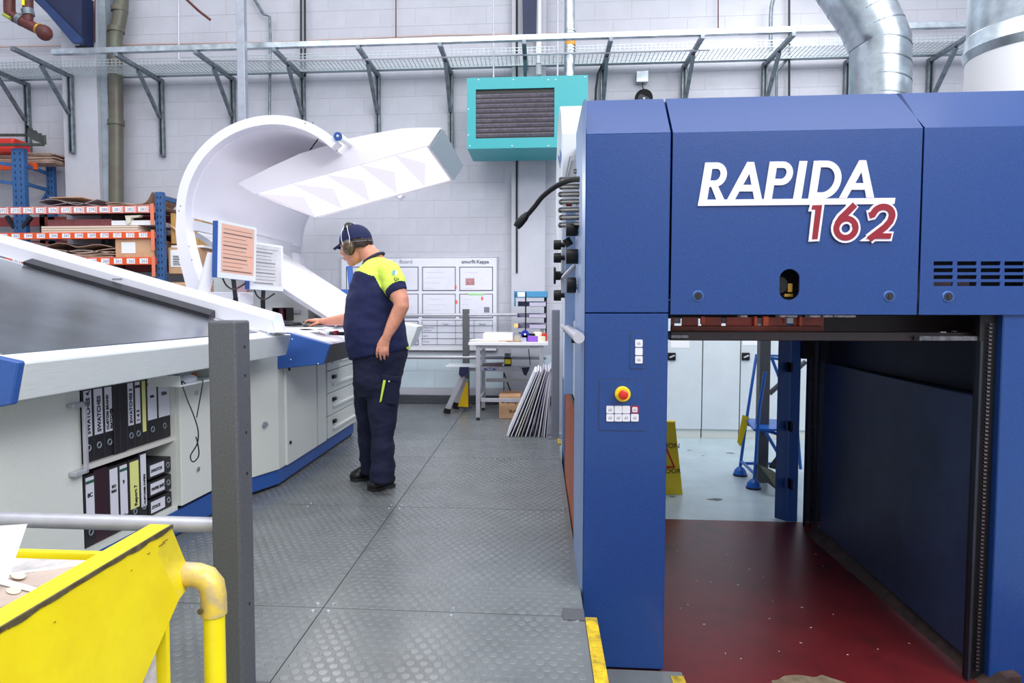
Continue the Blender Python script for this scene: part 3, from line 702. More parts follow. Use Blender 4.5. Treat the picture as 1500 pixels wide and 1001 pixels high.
wtube('conduit','white conduit dropping at left then turning right along the tray','pipe',ALU,[(262,-20),(262,86),(265,89),(500,88),(700,82),(1040,73)],7.9,.013)
wtube('cable_conduit','grey conduit dropping from the roof with a kink, right of the steel post','pipe',GALVD,[(366,-12),(386,21),(395,24),(396,60),(395,168)],8.47,.017)
wtube('cable','thin black cable hanging down beside the lamp hood top','cable',BLACK,[(441,-10),(441,60),(442,112)],8.45,.014)
wtube('cable','second black cable close beside the first, by the lamp hood','cable',BLACK,[(446.5,-10),(447,112)],8.47,.014)
wtube('pull_rod','short dark rod slanting down from the roof, near the white conduit','rod',RUST,[(272,-2),(290,15),(308,29)],7.5,.014)
wtube('hanging_wire','thin dark wire hanging from the roof above the lamp','wire',RUST,[(580,-20),(580,54)],8.47,.007)
wtube('hanging_wire','thin dark wire hanging in front of the blue roof beam','wire',RUST,[(139,-20),(139,62)],8.28,.007)
wtube('hanging_wire','thin dark wire hanging above the right half of the press','wire',RUST,[(1052,-20),(1052,43)],8.47,.007)
wtube('black_conduit','thin black vertical pipe from roof passing behind the heater to the floor','pipe',BLACK,[(757,-20),(757,110),(757,300),(757,370),(757,400)],8.41,.012)
wtube('conduit','thin pale pipe on the wall right of the black pipe below the heater','pipe',GREYINK,[(784,262),(785,300),(784,425)],8.49,.009)
wtube('cable','black cable looping from the heater down the wall','cable',BLACK,[(770,236),(772,252),(777,259),(782,256),(786,262)],8.45,.006)
wtube('cable','black cable curving down beside the bracket right of the heater','cable',BLACK,[(882,95),(876,108),(873,130),(872,155)],8.4,.013)
wtube('drain_pipe','dark pipe with elbows high on the wall left of the silver duct','pipe',GALVD,[(1135,-10),(1130,10),(1129,30),(1129,75)],8.3,.022)
wtube('branch_pipe','thin dark kinked pipe below the tray above the press','pipe',GALVD,[(1155,85),(1138,104),(1137,150)],8.45,.016)
wtube('black_pipe','thin black vertical pipe with clamps above the press, left of the duct','pipe',BLACK,[(1156,-20),(1156,150)],8.46,.013)
wtube('wall_pipe','white vertical pipe beside the blue roof beam above the heater','pipe',WHITE,[(789,-20),(789,110)],8.36,.035,12)
mk('socket_box',WHITE,None,lambda b:pxbox(b,754,349,764,359,8.50,.035,.004),label='small white wall box below the heater pipe',cat='box')
# brown downpipe
dp=thing('downpipe','thick brown and green-stained drain pipe down the wall, left','pipe',P(172,295,8.3))
YD=8.36
tb('pipe_wall',BROWNP,dp,smooth_path([P(178,-30,YD),P(177,12,YD),P(172,40,YD),P(168,60,YD),P(169,90,YD),P(170,200,YD),P(170,420,YD)],5),P(183,100,YD).x-P(173,100,YD).x-.005,18)
for y_ in (14,44,180): 
    a=P(170 if y_>100 else 175 if y_==14 else 170,y_,YD); tb('pipe_collar',BROWNP,dp,[a+V((0,0,.03)),a-V((0,0,.03))],.10,18)
# grey hanging steel post
vp=bx('hanging_post',GALVD,None,(P(347,100,7.3).x,7.3,P(350,215,7.3).z),(P(358.5,100,7.3).x,7.38,5.9),.005,label='square grey steel post dropping from the roof behind the lamp hood',cat='post')
vp.data.materials[0]=mat('post_bluegrey',(160,166,178),.4,.3,nscale=10,namt=.06)
# blue roof beams
def beam1(b):
    prism(b,[P(40,-10,8.0),P(112,63,8.0),P(120,63,8.0),P(120,-10,8.0)],(0,.22,0))
mk('roof_brace',mat('beam_navy',(20,32,70),.5,nscale=6,namt=.12),None,beam1,label='dark blue diagonal roof beam bracket at the top left',cat='roof beam')
mk('roof_brace',mat('beam_blue',(26,52,100),.5,nscale=6,namt=.1),None,lambda b:prism(b,[P(44,-10,7.95),P(55,-10,7.95),P(120,56,7.95),P(120,63,7.95),P(106,63,7.95)],(0,.04,0)),label='lighter blue lower flange of the diagonal roof beam at top left',cat='roof beam')
mk('roof_brace',mat('beam_navy',(30,50,104)),None,lambda b:prism(b,[P(765,-20,8.25),P(766,52,8.25),P(785,48,8.25),P(787,-20,8.25)],(0,.1,0)),label='short dark blue roof beam end above the teal heater',cat='roof beam')
mk('beam_foot',VDB,None,lambda b:pxbox(b,110,66,128,69,8.1,.15),label='small dark plate under the top-left blue beam',cat='plate')
# red pipes
rp=thing('sprinkler_pipe','rusty red pipe assembly with valve at the top left corner','pipe',P(60,48,7.0))
tb('pipe_run',RUST,rp,smooth_path([P(14,-20,7.),P(14,16,7.),P(18,23,7.),P(36,33,7.),P(64,47,7.)],5),.055,14)
tb('pipe_drop',RUST,rp,[P(41,-20,7.),P(41,32,7.)],.05,14)
mk('pipe_end',RUST,rp,lambda b:ball(b,P(65,48,6.98),.08),smooth=True)
tb('valve_band',GOLD,rp,[P(56,42,7.),P(58.5,43.5,7.)],.062,14)
tb('valve_collar',GALVD,rp,[P(27,27,7.),P(33,31,7.)],.062,14)
tb('valve_lever',mat('lever_green',(150,160,60),.5),rp,[P(5,21,6.93),P(15,27,6.93)],.018,8)
tb('valve_body',GALVD,rp,[P(40,14,7.),P(42,23,7.)],.06,14)
tb('gauge_tube',YEL,rp,[P(34,-20,6.95),P(34,8,6.95)],.016,8)
# sounder and box
sd=thing('wall_sounder','round black horn loudspeaker on the wall above the press','loudspeaker',P(943,152,8.4))
tb('horn',BLKP,sd,[P(943,144,8.38),P(943,144,8.40),P(943,144,8.52)],[.105,.104,.05],28)
c_=P(943,145,8.37); tb('horn_throat',VDB,sd,[c_,c_+V((0,.015,0))],[.07,.03],24); mk('horn_centre',GALV,sd,lambda b:ball(b,c_+V((0,-.005,0)),.022),smooth=True)
tb('cable',BLACK,sd,[P(942,119,8.49),P(941,126,8.47),P(944,135,8.45)],.006,6)
mk('junction_box',GALV,None,lambda b:pxbox(b,932,103,950,120,8.46,.08,.004),label='small grey junction box above the round loudspeaker',cat='box')
# whiteboard
wa=P(500,378,YW); wb=P(728,509,YW)
bd=thing('notice_board','white notice board with black-edged sheets and table behind the man','notice board',((wa.x+wb.x)/2,YW,wb.z))
bx('board',mat('board_gloss',(226,228,240),.12,spec=.7),bd,(wa.x,8.525,wb.z),(wb.x,8.553,wa.z),.002)
mk('board_edge',ALU,bd,lambda b:[box(b,(wa.x-.01,8.518,z-.005),(wb.x+.01,8.553,z+.005)) for z in (wa.z,wb.z)]+[box(b,(x-.005,8.518,wb.z),(x+.005,8.553,wa.z)) for x in (wa.x,wb.x)])
YB=8.522
def frame(px0,py0,px1,py1):
    a=P(px0,py0,YB); b_=P(px1,py1,YB); sh=bx('sheet',mat('sheet_lilac',(226,226,238),.15,nscale=4,namt=.02),bd,(a.x,8.521,b_.z),(b_.x,8.526,a.z))
    t=.008
    mk('sheet_border',INK,sh,lambda b:[box(b,(a.x,8.5185,z),(b_.x,8.5209,z+t)) for z in (b_.z,a.z-t)]+[box(b,(x,8.5185,b_.z),(x+t,8.5209,a.z)) for x in (a.x,b_.x-t)])
    rnd=random.Random(px0*7+py0)
    def lines(b):
        for k in range(4):
            z=b_.z+.03+(a.z-b_.z-.07)*k/3.5; x=a.x+.03+rnd.random()*.05; L=(b_.x-a.x)*rnd.uniform(.2,.6); box(b,(x,8.5195,z),(x+L,8.521,z+.004))
    mk('sheet_print',mat('pale_ink',(196,196,212),.7),sh,lines)
for (a0,a1) in ((507,559),(562,613),(618.5,667.5),(673,722)):
    frame(a0,391,a1,426); frame(a0,430.5,a1,466)
frame(507,470,559,506); frame(562,470,613,506)
mk('photo_print',mat('photo_red',(170,120,124),.5,nscale=60,namt=.3),bd,lambda b:pxbox(b,682,408,695,418,8.519,.002))
mk('photo_print',mat('photo_grey',(120,124,140),.5),bd,lambda b:pxbox(b,709,450,717,458,8.5185,.002))
for px,py in ((705,435),(666,418),(667,440)): mk('sticker',ORANGE,bd,lambda b:pxbox(b,px,py,px+2.5,py+5,8.5175,.001))
mk('sticker',mat('sticker_green',(160,220,150),.5),bd,lambda b:pxbox(b,686,430,709,432.5,8.5175,.001))
mk('table_lines',GREYINK,bd,lambda b:[pxbox(b,618,y,722,y+.7,8.522,.002) for y in (469,477,487,496,505)]+[pxbox(b,x,469,x+.6,505.5,8.522,.002) for x in (618,640,667,694,721)])
text('title','Board',GREYINK,bd,(P(604,385.5,YB).x,8.522,P(604,386,YB).z),XR,ZU,.068,align='RIGHT'); text('title','Performance',GREYINK,bd,(P(579,385.5,YB).x,8.522,P(579,386,YB).z),XR,ZU,.068,align='RIGHT')
LK=mat('logo_ink',(60,62,80),.6); text('title','smurfit',LK,bd,(P(676,386,YB).x,8.522,P(676,386,YB).z),XR,ZU,.062,offset=.0008); text('title','Kappa',LK,bd,(P(698,386,YB).x,8.522,P(698,386,YB).z),XR,ZU,.062,offset=.0008)
for i,s_ in enumerate(('Target','Actual','Result')): text('heading',s_,GREYINK,bd,(P(648+i*27,475,YB).x,8.522,P(648,476,YB).z),XR,ZU,.03)
for i,s_ in enumerate(('Waste / Press','Downtime','Speed','Overall')): text('row_name',s_,GREYINK,bd,(P(620,483,YB).x,8.522,P(620,(481,485,493,501.5)[i],YB).z),XR,ZU,.024)
# railings
def rail(pts,r,label,m=ALU): return tb('handrail',m,None,pts,r,10,label=label,cat='handrail')
rail([P(500,463,8.22),P(680,461.5,8.22),P(765,461,8.22)],.020,'grey top handrail across the far end of the platform')
rail([P(500,523,8.22),P(800,524,8.22)],.024,'lower grey handrail across the far end, under the table')
mk('trunking',WHITE,None,lambda b:pxbox(b,440,509.5,727,512.5,8.5,.04,.003),label='slim white trunking on the wall just under the notice board',cat='trunking')
def hpost(px0,px1,yt,Yp,d,label,m=POST,r=.006):
    a=P(px0,yt,Yp); b_=P(px1,yt,Yp); o=thing('railing_post',label,'post',((a.x+b_.x)/2,Yp+d/2,0),'railing posts on the platform')
    bx('post_shaft',m,o,(a.x,Yp,.008),(b_.x,Yp+d,a.z),r); bx('base_plate',m,o,(a.x-.03,Yp-.02,.0025),(b_.x+.03,Yp+d+.02,.010)); return o,a,b_
hpost(677.3,687,453,8.2,.075,'dark grey railing post at the far end beside the silver step stool')
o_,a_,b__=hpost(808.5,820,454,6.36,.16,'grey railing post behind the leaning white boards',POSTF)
mk('fixed_papers',mat('papers_side',(206,200,206),.6,nscale=30,namt=.1),o_,lambda b:[box(b,(a_.x-.006,6.38+.01*(k%3),z),(a_.x-.001,6.50,z+.13)) for k,z in enumerate((.98,.84,1.08))])
o_,a_,b__=hpost(303,345,470,2.0,.105,'thick near grey square railing post in front of the binder shelves',POST,.008)
for z in (.30,.72,1.03,1.12,.85): mk('bolt_hole',BLACK,o_,lambda b:cyl(b,(b__.x-.001,2.06,z),(b__.x+.001,2.06,z),.005,10))
zr=P(150,763,2.05).z
rail([(-3.4,2.05,P(0,760,2.05).z),(a_.x+.001,2.05,P(308,775,2.05).z+.012)],.0245,'pale round handrail running left from the near grey post')

# ================================================================== WORK TABLE AND STOOL
tY0,tY1=7.3,8.1
ta=P(686,500,tY0); tb_=P(803,500,tY0); tz=P(740,503,tY0).z
tt=thing('work_table','white-topped steel work table against the far wall','table',((ta.x+tb_.x)/2,7.7,0))
bx('table_top',WHITE,tt,(ta.x,tY0,tz-.025),(tb_.x,tY1,tz+.01),.004)
bx('apron',ALU,tt,(ta.x+.09,tY0+.03,tz-.06),(tb_.x-.08,tY1-.05,tz-.026))
for lx,ly in ((697,tY0+.02),(790,tY0+.02)):
    x=P(lx,550,ly).x
    for yy in (ly,tY1-.08):
        lg=bx('leg',ALU,tt,(x,yy,.03),(x+.045,yy+.045,tz-.026),.003)
        mk('foot',BLKP,lg,lambda b:tube(b,[(x+.022,yy+.022,.003),(x+.022,yy+.022,.012),(x+.022,yy+.022,.03)],[.022,.02,.01],12))
xA_=P(699,550,tY0).x; xB_=P(792,550,tY0).x
for z,yy in ((.22,tY0+.03),(.36,tY1-.07)): bx('stretcher',ALU,tt,(xA_+.04,yy,z-.02),(xB_,yy+.03,z+.02),.002)
for x in (xA_+.005,xB_+.005): bx('stretcher',ALU,tt,(x,tY0+.06,.2),(x+.03,tY1-.08,.24),.002)
# papers and things on the table
def stack(name,label,m,x0,x1,y0,y1,z,h,cat='paper',grp=None): return bx(name,m,None,(x0,y0,z),(x1,y1,z+h),label=label,cat=cat,group=grp)
zt2=tz+.0105
stack('paper_stack','thick white paper stack on the far side of the work table',PAPER,P(710,490,7.75).x,P(752,490,7.75).x,7.55,7.95,zt2,.085)
for k,(xa,xb,ya,yb,cc) in enumerate(((692,742,7.33,7.6,PAPER),(700,765,7.36,7.54,CARD2),(688,730,7.36,7.7,PAPER))):
    bx('loose_sheet',cc,None,(P(xa,500,7.4).x,ya,zt2+k*.005),(P(xb,500,7.4).x,yb-.01,zt2+.004+k*.005),label=['white loose sheet lowest on the front of the work table','brown sheet sandwiched between white sheets on the work table','white loose sheet on top at the left of the work table'][k],cat='paper')
def px_thing(name,m,label,cat,px0,py0,px1,py1,Y,d,bev=.004):
    bm=B(); a=P(px0,py1,Y); c2=P(px1,py0,Y); box(bm,(a.x,Y,zt2),(c2.x,Y+d,c2.z),bev,2); return obj(name,bm,m,None,label=label,cat=cat)
px_thing('purple_box',mat('purple',(154,96,214),.5),'small purple box on the work table','box',773,493,788.5,500,7.4,.09)
px_thing('grey_box',mat('greybox',(190,190,206),.5,nscale=30,namt=.1),'small pale box in front of the blue tape dispenser','box',763,495,771,501,7.36,.05)
td=thing('tape_dispenser','blue hand tape dispenser standing on the work table','tape dispenser',P(768,497,7.5))
tdc=P(769,490,7.55)
tb('dispenser_drum',mat('tape_blue',(30,50,170),.35),td,[tdc,tdc+V((0,.05,0))],.045,20); tb('dispenser_core',PAPER,td,[tdc+V((0,-.004,0)),tdc+V((0,0.0,0))],.012,12)
mk('dispenser_handle',BLKP,td,lambda b:(bar(b,tdc+V((.0,.02,.0)),tdc+V((.11,.02,-.005)),.025,.025,.006),bar(b,tdc+V((0,.02,.01)),tdc+V((-.07,.02,.015)),.02,.015,.003)))
mk('dispenser_foot',mat('tape_blue',(30,50,170)),td,lambda b:prism(b,[(tdc.x-.05,tdc.y,zt2),(tdc.x+.05,tdc.y,zt2),(tdc.x+.02,tdc.y,tdc.z),(tdc.x-.02,tdc.y,tdc.z)],(0,.05,0)))
tr_=P(758,495,7.5); tb('tape_roll',mat('beige_tape',(196,196,180),.5),None,[(tr_.x,7.45,zt2+.035),(tr_.x,7.49,zt2+.035)],.034,18,label='beige tape roll standing left of the blue dispenser',cat='tape')
cream=mat('cream_pot',(244,240,210),.5)
def pot(name,label,m,px,Y,r,h,z=None,cat='pot'):
    x=P(px,495,Y).x; z0=zt2 if z is None else z
    return tb(name,m,None,[(x,Y,z0),(x,Y,z0+h*.9),(x,Y,z0+h)],[r,r,r*.85],18,label=label,cat=cat)
pot('tape_roll','cream wide roll at the right front of the work table',cream,793.5,7.38,.042,.06,cat='tape')
pot('tape_roll','cream roll with pale top behind the purple box',cream,787.5,7.62,.05,.10,cat='tape')
pot('pot','small red pot at the right end of the work table',RED,797.5,7.56,.03,.09)
pot('spray_bottle','small white and green bottle at the right back of the work table',mat('bottle_white',(226,236,232),.4),795,7.75,.028,.16,cat='bottle')
# letter tray tower
tw=thing('letter_trays','tower of grey letter trays with blue top tray on the table','letter trays',(P(780,490,7.9).x,7.9,tz))
LG=mat('tray_lilac',(190,186,208),.45)
def tray(par,px0,px1,py,m,h=.055,Y0=7.62,Y1=7.95):
    a=P(px0,py,Y0); b_=P(px1,py,Y0); t=.004
    def f(b):
        box(b,(a.x,Y0,a.z),(b_.x,Y1,a.z+t)); box(b,(a.x,Y0,a.z),(a.x+t,Y1,a.z+h)); box(b,(b_.x-t,Y0,a.z),(b_.x,Y1,a.z+h)); box(b,(a.x,Y1-t,a.z),(b_.x,Y1,a.z+h)); box(b,(a.x+(b_.x-a.x)*.42,Y0,a.z),(b_.x,Y0+t,a.z+h*.8))
    return mk('tray',m,par,f)
TB_=mat('tray_blue',(74,148,192),.35)
tray(tw,758,800,482,LG,.06); tray(tw,757,800,466,LG,.05); tray(tw,758,800,449.5,LG,.06); tray(tw,753,802,436,TB_,.075)
bx('tray_post',BLKP,tw,(P(769,450,7.6).x,7.606,zt2),(P(771,450,7.6).x,7.618,P(770,428,7.6).z)); bx('tray_post',VDB,tw,(P(797,450,7.97).x,7.97,zt2),(P(801,450,7.97).x,8.0,P(770,432,7.97).z))
bx('tray_side',TB_,tw,(P(753,440,7.62).x,7.62,P(753,449,7.62).z),(P(754,440,7.62).x,7.95,P(753,432,7.62).z))
bx('folded_paper',PAPER,None,(P(758,440,7.7).x,7.7,P(760,435,7.7).z),(P(769,440,7.7).x,7.9,P(760,428,7.7).z),label='white papers in the blue top letter tray',cat='paper')
bx('paper_note',mat('note_yellow',(244,208,130),.6),None,(P(753,475,7.6).x,7.6,P(753,480,7.6).z),(P(759,475,7.6).x,7.605,P(753,474,7.6).z),label='pale orange note stuck by the lowest letter tray',cat='note')
# step stool / work platform
so=thing('work_platform','folding silver work platform with blue oval badge under the table','step stool',P(720,600,7.5))
z0_=P(720,541,7.45).z
bx('platform_board',ALU,so,(P(687,541,7.9).x,7.86,z0_-.06),(P(777,541,7.9).x,8.05,z0_-.01),.004)
bx('platform_board',SILV,so,(P(656,537,7.9).x,7.7,z0_-.008),(P(700,537,7.9).x,8.05,z0_+.01),.002)
mk('hinge_plate',mat('hinge_navy',(30,34,70),.4),so,lambda b:(prism(b,[P(673,538,7.68),P(687,538,7.68),P(686,548,7.68),P(676,553,7.68),P(672,549,7.68)],(0,.02,0)),prism(b,[P(764,539,7.85),P(776,538,7.85),P(771,551,7.85),P(767,549,7.85)],(0,.02,0))))
for (x0_,y0_,x1_,y1_,Y) in ((678,551,655,601,7.75),(684,555,668,592,8.1)):
    a=P(x0_,y0_,Y); b2=P(x1_,y1_,Y); b2.z=max(b2.z,.03) ; l=mk('leg',ALU,so,lambda b:bar(b,a,b2,.06,.03,.003,up=(0,1,0)))
    mk('foot',BLKP,l,lambda b:bar(b,b2-(b2-a).normalized()*.02,V((b2.x-.005,b2.y,.004)),.075,.045,up=(0,1,0)))
mk('side_plate',mat('stool_yellow',(250,204,10),.4),so,lambda b:prism(b,[P(683,559,7.9),P(685.5,560,7.9),P(685.8,597,7.9),P(670.5,596,7.9)],(0,.04,0),.003))
ov=P(717.5,541.3,7.85)
mk('badge',mat('badge_blue',(30,70,150),.4),so,lambda b:prism(b,[(ov.x+.075*math.cos(t*PI/12),7.858,ov.z+.014*math.sin(t*PI/12)) for t in range(24)],(0,.003,0)))
text('badge_lettering','WERNER',PAPER,so,(ov.x,7.857,ov.z-.006),XR,ZU,.018,align='CENTER',offset=.0006)
tp=mk('cardboard_scrap',mat('dark_card',(120,106,112),.6,nscale=10,namt=.2),None,lambda b:prism(b,[P(703,538,7.9),P(708,533,7.9),P(738,532,7.9),P(733,538,7.9)],(0,.12,0)),label='dark folded cards lying on the work platform',cat='card')
tm=thing('tape_measure','yellow and black tape measure hanging above the work platform','tape measure',P(744,535,7.7))
mk('measure_body',BLKP,tm,lambda b:pxbox(b,738.5,524,749,537,7.7,.06,.006)); mk('measure_face',YEL,tm,lambda b:pxbox(b,739.5,526.5,748,533.5,7.695,.006,.002)); mk('measure_clip',GALVD,tm,lambda b:pxbox(b,739,518,748,523.5,7.7,.04,.004))
wtube('cable','black cord hanging behind the work platform','cable',BLACK,[(774,510),(777,535)],8.0,.005)
mk('tripod_leg',BLKP,None,lambda b:(tube(b,[P(738,546,8.15),V((P(757,600,8.15).x,8.15,.004))],.008,6),tube(b,[P(738,546,8.15),V((P(738,600,8.15).x,8.15,.004))],.006,6)),label='thin black stand legs between the table and the cardboard box',cat='stand')
gb=G(745,614,0)
cbx=thing('cardboard_box','printed brown cardboard box on the floor under the work table','box',(gb.x,gb.y,0))
xa_,xb_=P(731,600,gb.y).x,P(762,600,gb.y).x; zt3=P(740,581,gb.y).z
bx('carton',CARD2,cbx,(xa_,gb.y,.003),(xb_,gb.y+.45,zt3),.003)
for k in (0,1): pr('flap',CARD2,cbx,[(xa_,gb.y+.45*k,zt3),(xb_,gb.y+.45*k,zt3),(xb_,gb.y+.14+.2*k,zt3+.008),(xa_,gb.y+.14+.2*k,zt3+.008)],(0,0,.004))
text('carton_print','transp',mat('print_brown',(90,50,40),.7),cbx,(xa_+.02,gb.y-.002,zt3-.07),XR,ZU,.075,offset=.002)
text('carton_print','X-4',mat('print_brown',(90,50,40)),cbx,(xa_+.11,gb.y-.002,zt3-.18),XR,ZU,.05,offset=.001)
# leaning boards
FB=mat('foam_board',(238,238,246),.5); FG=mat('board_grey',(176,172,190),.5); FC=mat('board_cream',(236,224,206),.6)  # grey boards alternate with white and cream ones
bds=[(742,783,643,545,FB),(748,788,644,543,FB),(754,791,643,545,FB),(758,793,642,547,FC),(763,796,642,541,FG),(769,799,641,543,FB),(775,801,642,545,FG),(782,803,641,545,FG),(788,804,642,543,FB),(793,805.5,642,541,FG),(796,806.5,642,540,FB),(800,807.5,642,538,FG)]
names=['outermost large white board leaning by the grey post, at far left','second white board from the left in the leaning fan','third white board from the left in the leaning fan','cream board, fourth from the left in the leaning fan','grey board, fifth from the left in the leaning fan','white board, sixth from the left in the leaning fan','grey board, seventh from the left in the leaning fan','grey board, eighth from the left in the leaning fan','white board, ninth from the left in the leaning fan','grey board, third from the right in the leaning fan','white board, second from the right in the leaning fan','grey board, last at the right, flat against the railing post']
for i,(xb,xt,yb,yt,m_) in enumerate(bds):
    Y0=6.42; a=P(xb,yb,Y0); a.z=.004; t=P(xt,yt,Y0); dx=.02 if i==0 else .010
    d=V((0,.55+.03*(i%3),0)); th=V((dx,0,0))
    ty=Y0+ (.0 if i else .0)
    bm=B(); hexa(bm,[a,a+th,a+th+d,a+d],[t,t+th,t+th+d,t+d]); obj('foam_board',bm,m_,None,label=names[i],cat='board',group='boards leaning against the railing post')

# ================================================================== RACKS AT THE LEFT
def upright(par,x,Y,z0,z1,wd=.09,d=.07):
    u=bx('upright',RBLUE,par,(x,Y,z0),(x+wd,Y+d,z1),.004)
    def hl(b):
        z=z1-.05
        while z>max(z0,1.0): 
            for dx in (.25,.68): box(b,(x+wd*dx,Y-.0015,z-.03),(x+wd*dx+.012,Y+.001,z))
            z-=.075
    mk('holes',BLACK,u,hl,kind='stuff'); return u
xU=P(227,300,7.7).x; zU=P(234,281,7.7).z
rk=thing('pallet_rack','blue and orange rack of printed boards at the left','rack',(xU-1.4,8.0,FZ))
upright(rk,xU,7.7,FZ,zU); upright(rk,P(282,340,8.40).x,8.40,FZ,P(285,315,8.40).z,.09,.06); upright(rk,xU-2.95,7.7,FZ,zU)
xk=P(58,330,8.40).x; bx('upright',BLACK,rk,(xk,8.40,FZ),(xk+.07,8.46,zU-.1))
bx('cross_bar',RBLUE,rk,(xU+.02,7.77,zU-.08),(xU+.06,8.40,zU-.03)); mk('diagonal_bar',RBLUE,rk,lambda b:bar(b,(xU+.07,7.78,.9),(xU+.09,8.40,1.75),.05,.04))
BZ=[]
for r,(py0,py1,m_,nlab,start,first) in enumerate(((303,313.5,PINK,11,270,8),(341,350.5,ORANGE,11,260,8),(378,388.5,ORANGE,11,250,8))):
    zA,zB=P(120,py1,7.7).z,P(120,py0,7.7).z; BZ.append((zA,zB))
    bmn=bx('beam',m_,rk,(xU-2.9,7.66,zA),(xU+.005,7.7,zB),.003)
    bx('end_connector',mat('beam_end',(232,130,100),.5),rk,(xU-.03,7.65,zA-.14),(xU+.01,7.66,zB+.02))
    bx('beam',REDB,rk,(xU-2.9,8.40,zA-.05),(xU+.3,8.44,zB-.02))
    for i in range(14):
        xx=xU-.18-i*.157
        lb=bx('shelf_label',PAPER,bmn,(xx,7.6585,zA+.012),(xx+.10,7.6598,zB-.012))
        text('label_number',str(start+13-i),mat('label_ink',(110,100,140),.7),bmn,(xx+.02,7.6583,zA+.025),XR,ZU,.05)
        if r==0:
            bx('pale_band',mat('pale_band',(240,200,196),.6),bmn,(xx+.105,7.6590,zA+.003),(xx+.125,7.6599,zB-.003))
def sheetstack(name,label,m,x0,x1,y0,y1,z,n,th,amp,seed,par=None,grp='board stacks in the rack',curl=0):
    rnd=random.Random(seed); bm=B()
    for k in range(n):
        zz=z+k*th*1.25; ph=rnd.random()*6; nx=14; vs=[]; a=x0+rnd.uniform(-.04,.04)*(k>0); b_=x1+rnd.uniform(-.05,.02)
        row=[]
        for i in range(nx+1):
            t=i/nx; zc_=zz+amp*(.5+.5*math.sin(ph+t*7))*(k/n)+ (curl*max(0,(t-.8)/.2)**2 if k==n-1 else 0)
            row.append([bm.verts.new((a+(b_-a)*t,y,zc_+dz)) for y,dz in ((y0,0),(y1,0),(y1,th),(y0,th))])
        for i in range(nx):
            A_,B_=row[i],row[i+1]
            for j in range(4): bm.faces.new((A_[j],A_[(j+1)%4],B_[(j+1)%4],B_[j]))
        bm.faces.new(row[0]); bm.faces.new(row[-1][::-1])
    bmesh.ops.recalc_face_normals(bm,faces=bm.faces)
    return obj(name,bm,m,None,label=label,cat='board stack',group=grp)
for r,(za,zb_2) in enumerate(BZ): bx('shelf_deck',mat('deck',(120,80,74),.7),rk,(xU-1.45,7.71,zb_2-.02),(xU-.01,8.39,zb_2-.004))
GP=mat('grey_print',(150,136,138),.65,nscale=5,namt=.12)
s_=BZ[0][1]
sheetstack('board_stack','flat brown-grey board stack on the top rack shelf, curling edge',GP,xU-1.45,xU-.66,7.68,8.3,s_,3,.008,.10,3)
sheetstack('board_stack','short grey board stack at the right end of the top rack shelf',CARD,xU-.60,xU-.05,7.70,8.3,s_,3,.008,.03,5,curl=.12)
sheetstack('board_stack','yellowish sheet sloping at the left end of the top rack shelf',CARD2,xU-1.45,xU-1.0,7.90,8.3,s_+.14,1,.01,.04,9)
bx('cloth_board',mat('dusty_red',(150,86,90),.7,nscale=8,namt=.1),None,(xU-1.4,7.80,BZ[1][1]+.09),(xU-.6,8.3,BZ[0][0]-.05),label='dusty red board pile filling the second shelf',cat='board stack')
sheetstack('board_stack','cream thick boards on the second rack shelf',mat('cream_board',(226,206,186),.6),xU-1.4,xU-.2,7.69,8.35,BZ[1][1],3,.022,.0,11)
bx('white_ledge',WHITE,None,(xU-.55,7.72,BZ[1][1]+.085),(xU-.02,8.3,BZ[1][1]+.14),label='small white board on top of the cream boards in the rack',cat='board stack')
mk('cream_clip',mat('cream_clip',(226,218,200),.6),None,lambda b:prism(b,[P(183,316,7.69),P(206,315,7.69),P(203,318,7.69),P(192,319,7.69),P(190,327,7.69),P(186,329,7.69)],(0,.06,0)),label='torn cream paper hanging below the top rack beam',cat='paper')
sheetstack('board_stack','brown printed boards rolling upward on the third shelf',CARD,xU-1.45,xU-.5,7.69,8.35,BZ[2][1],7,.008,.05,13)
mk('rolled_board',CARD,None,lambda b:prism(b,[(xU-1.9+.11*k,7.75,BZ[2][1]+.12+.10*abs(math.sin(k*.75))*(1-k*.05)) for k in range(13)]+[(xU-1.9+.11*k,7.75,BZ[2][1]+.11+.10*abs(math.sin(k*.75))*(1-k*.05)) for k in range(12,-1,-1)],(0,.5,0)),label='wavy brown board sheet arching over the third shelf',cat='board stack')
cb=thing('parcel','brown cardboard parcel with white label on the third rack shelf','box',(xU-.2,7.8,BZ[2][1]))
bx('carton',CARD2,cb,(xU-.5,7.70,BZ[2][1]+.001),(xU-.03,8.2,BZ[2][1]+.22),.006); bx('parcel_label',PAPER,cb,(xU-.42,7.694,BZ[2][1]+.05),(xU-.25,7.699,BZ[2][1]+.18))
cb=thing('parcel','brown parcel with barcode label behind the blue rack upright','box',(xU+.3,8.0,1.7))
bx('carton',CARD2,cb,(xU+.09,7.80,1.62),(xU+.45,8.35,1.93),.006); bx('parcel_label',PAPER,cb,(xU+.12,7.794,1.70),(xU+.26,7.799,1.90)); mk('barcode',INK,cb,lambda b:[box(b,(xU+.15,7.792,1.72+.02*k),(xU+.24-.01*(k%3),7.7939,1.73+.02*k)) for k in range(6)])
cb=thing('folded_carton','open tan carton behind the blue rack upright at top shelf height','box',(xU+.3,8.0,2.15))
mk('carton',mat('tan_card',(196,150,84),.7,nscale=6,namt=.08),cb,lambda b:prism(b,[(xU+.1,7.85,1.98),(xU+.42,7.85,1.96),(xU+.50,7.85,2.3),(xU+.1,7.85,2.34)],(0,.4,0),.004))
mk('flap',CARD2,cb,lambda b:prism(b,[(xU+.1,7.82,2.20),(xU+.28,7.80,2.04),(xU+.42,7.82,2.2),(xU+.25,7.83,2.14)],(0,.01,0)))
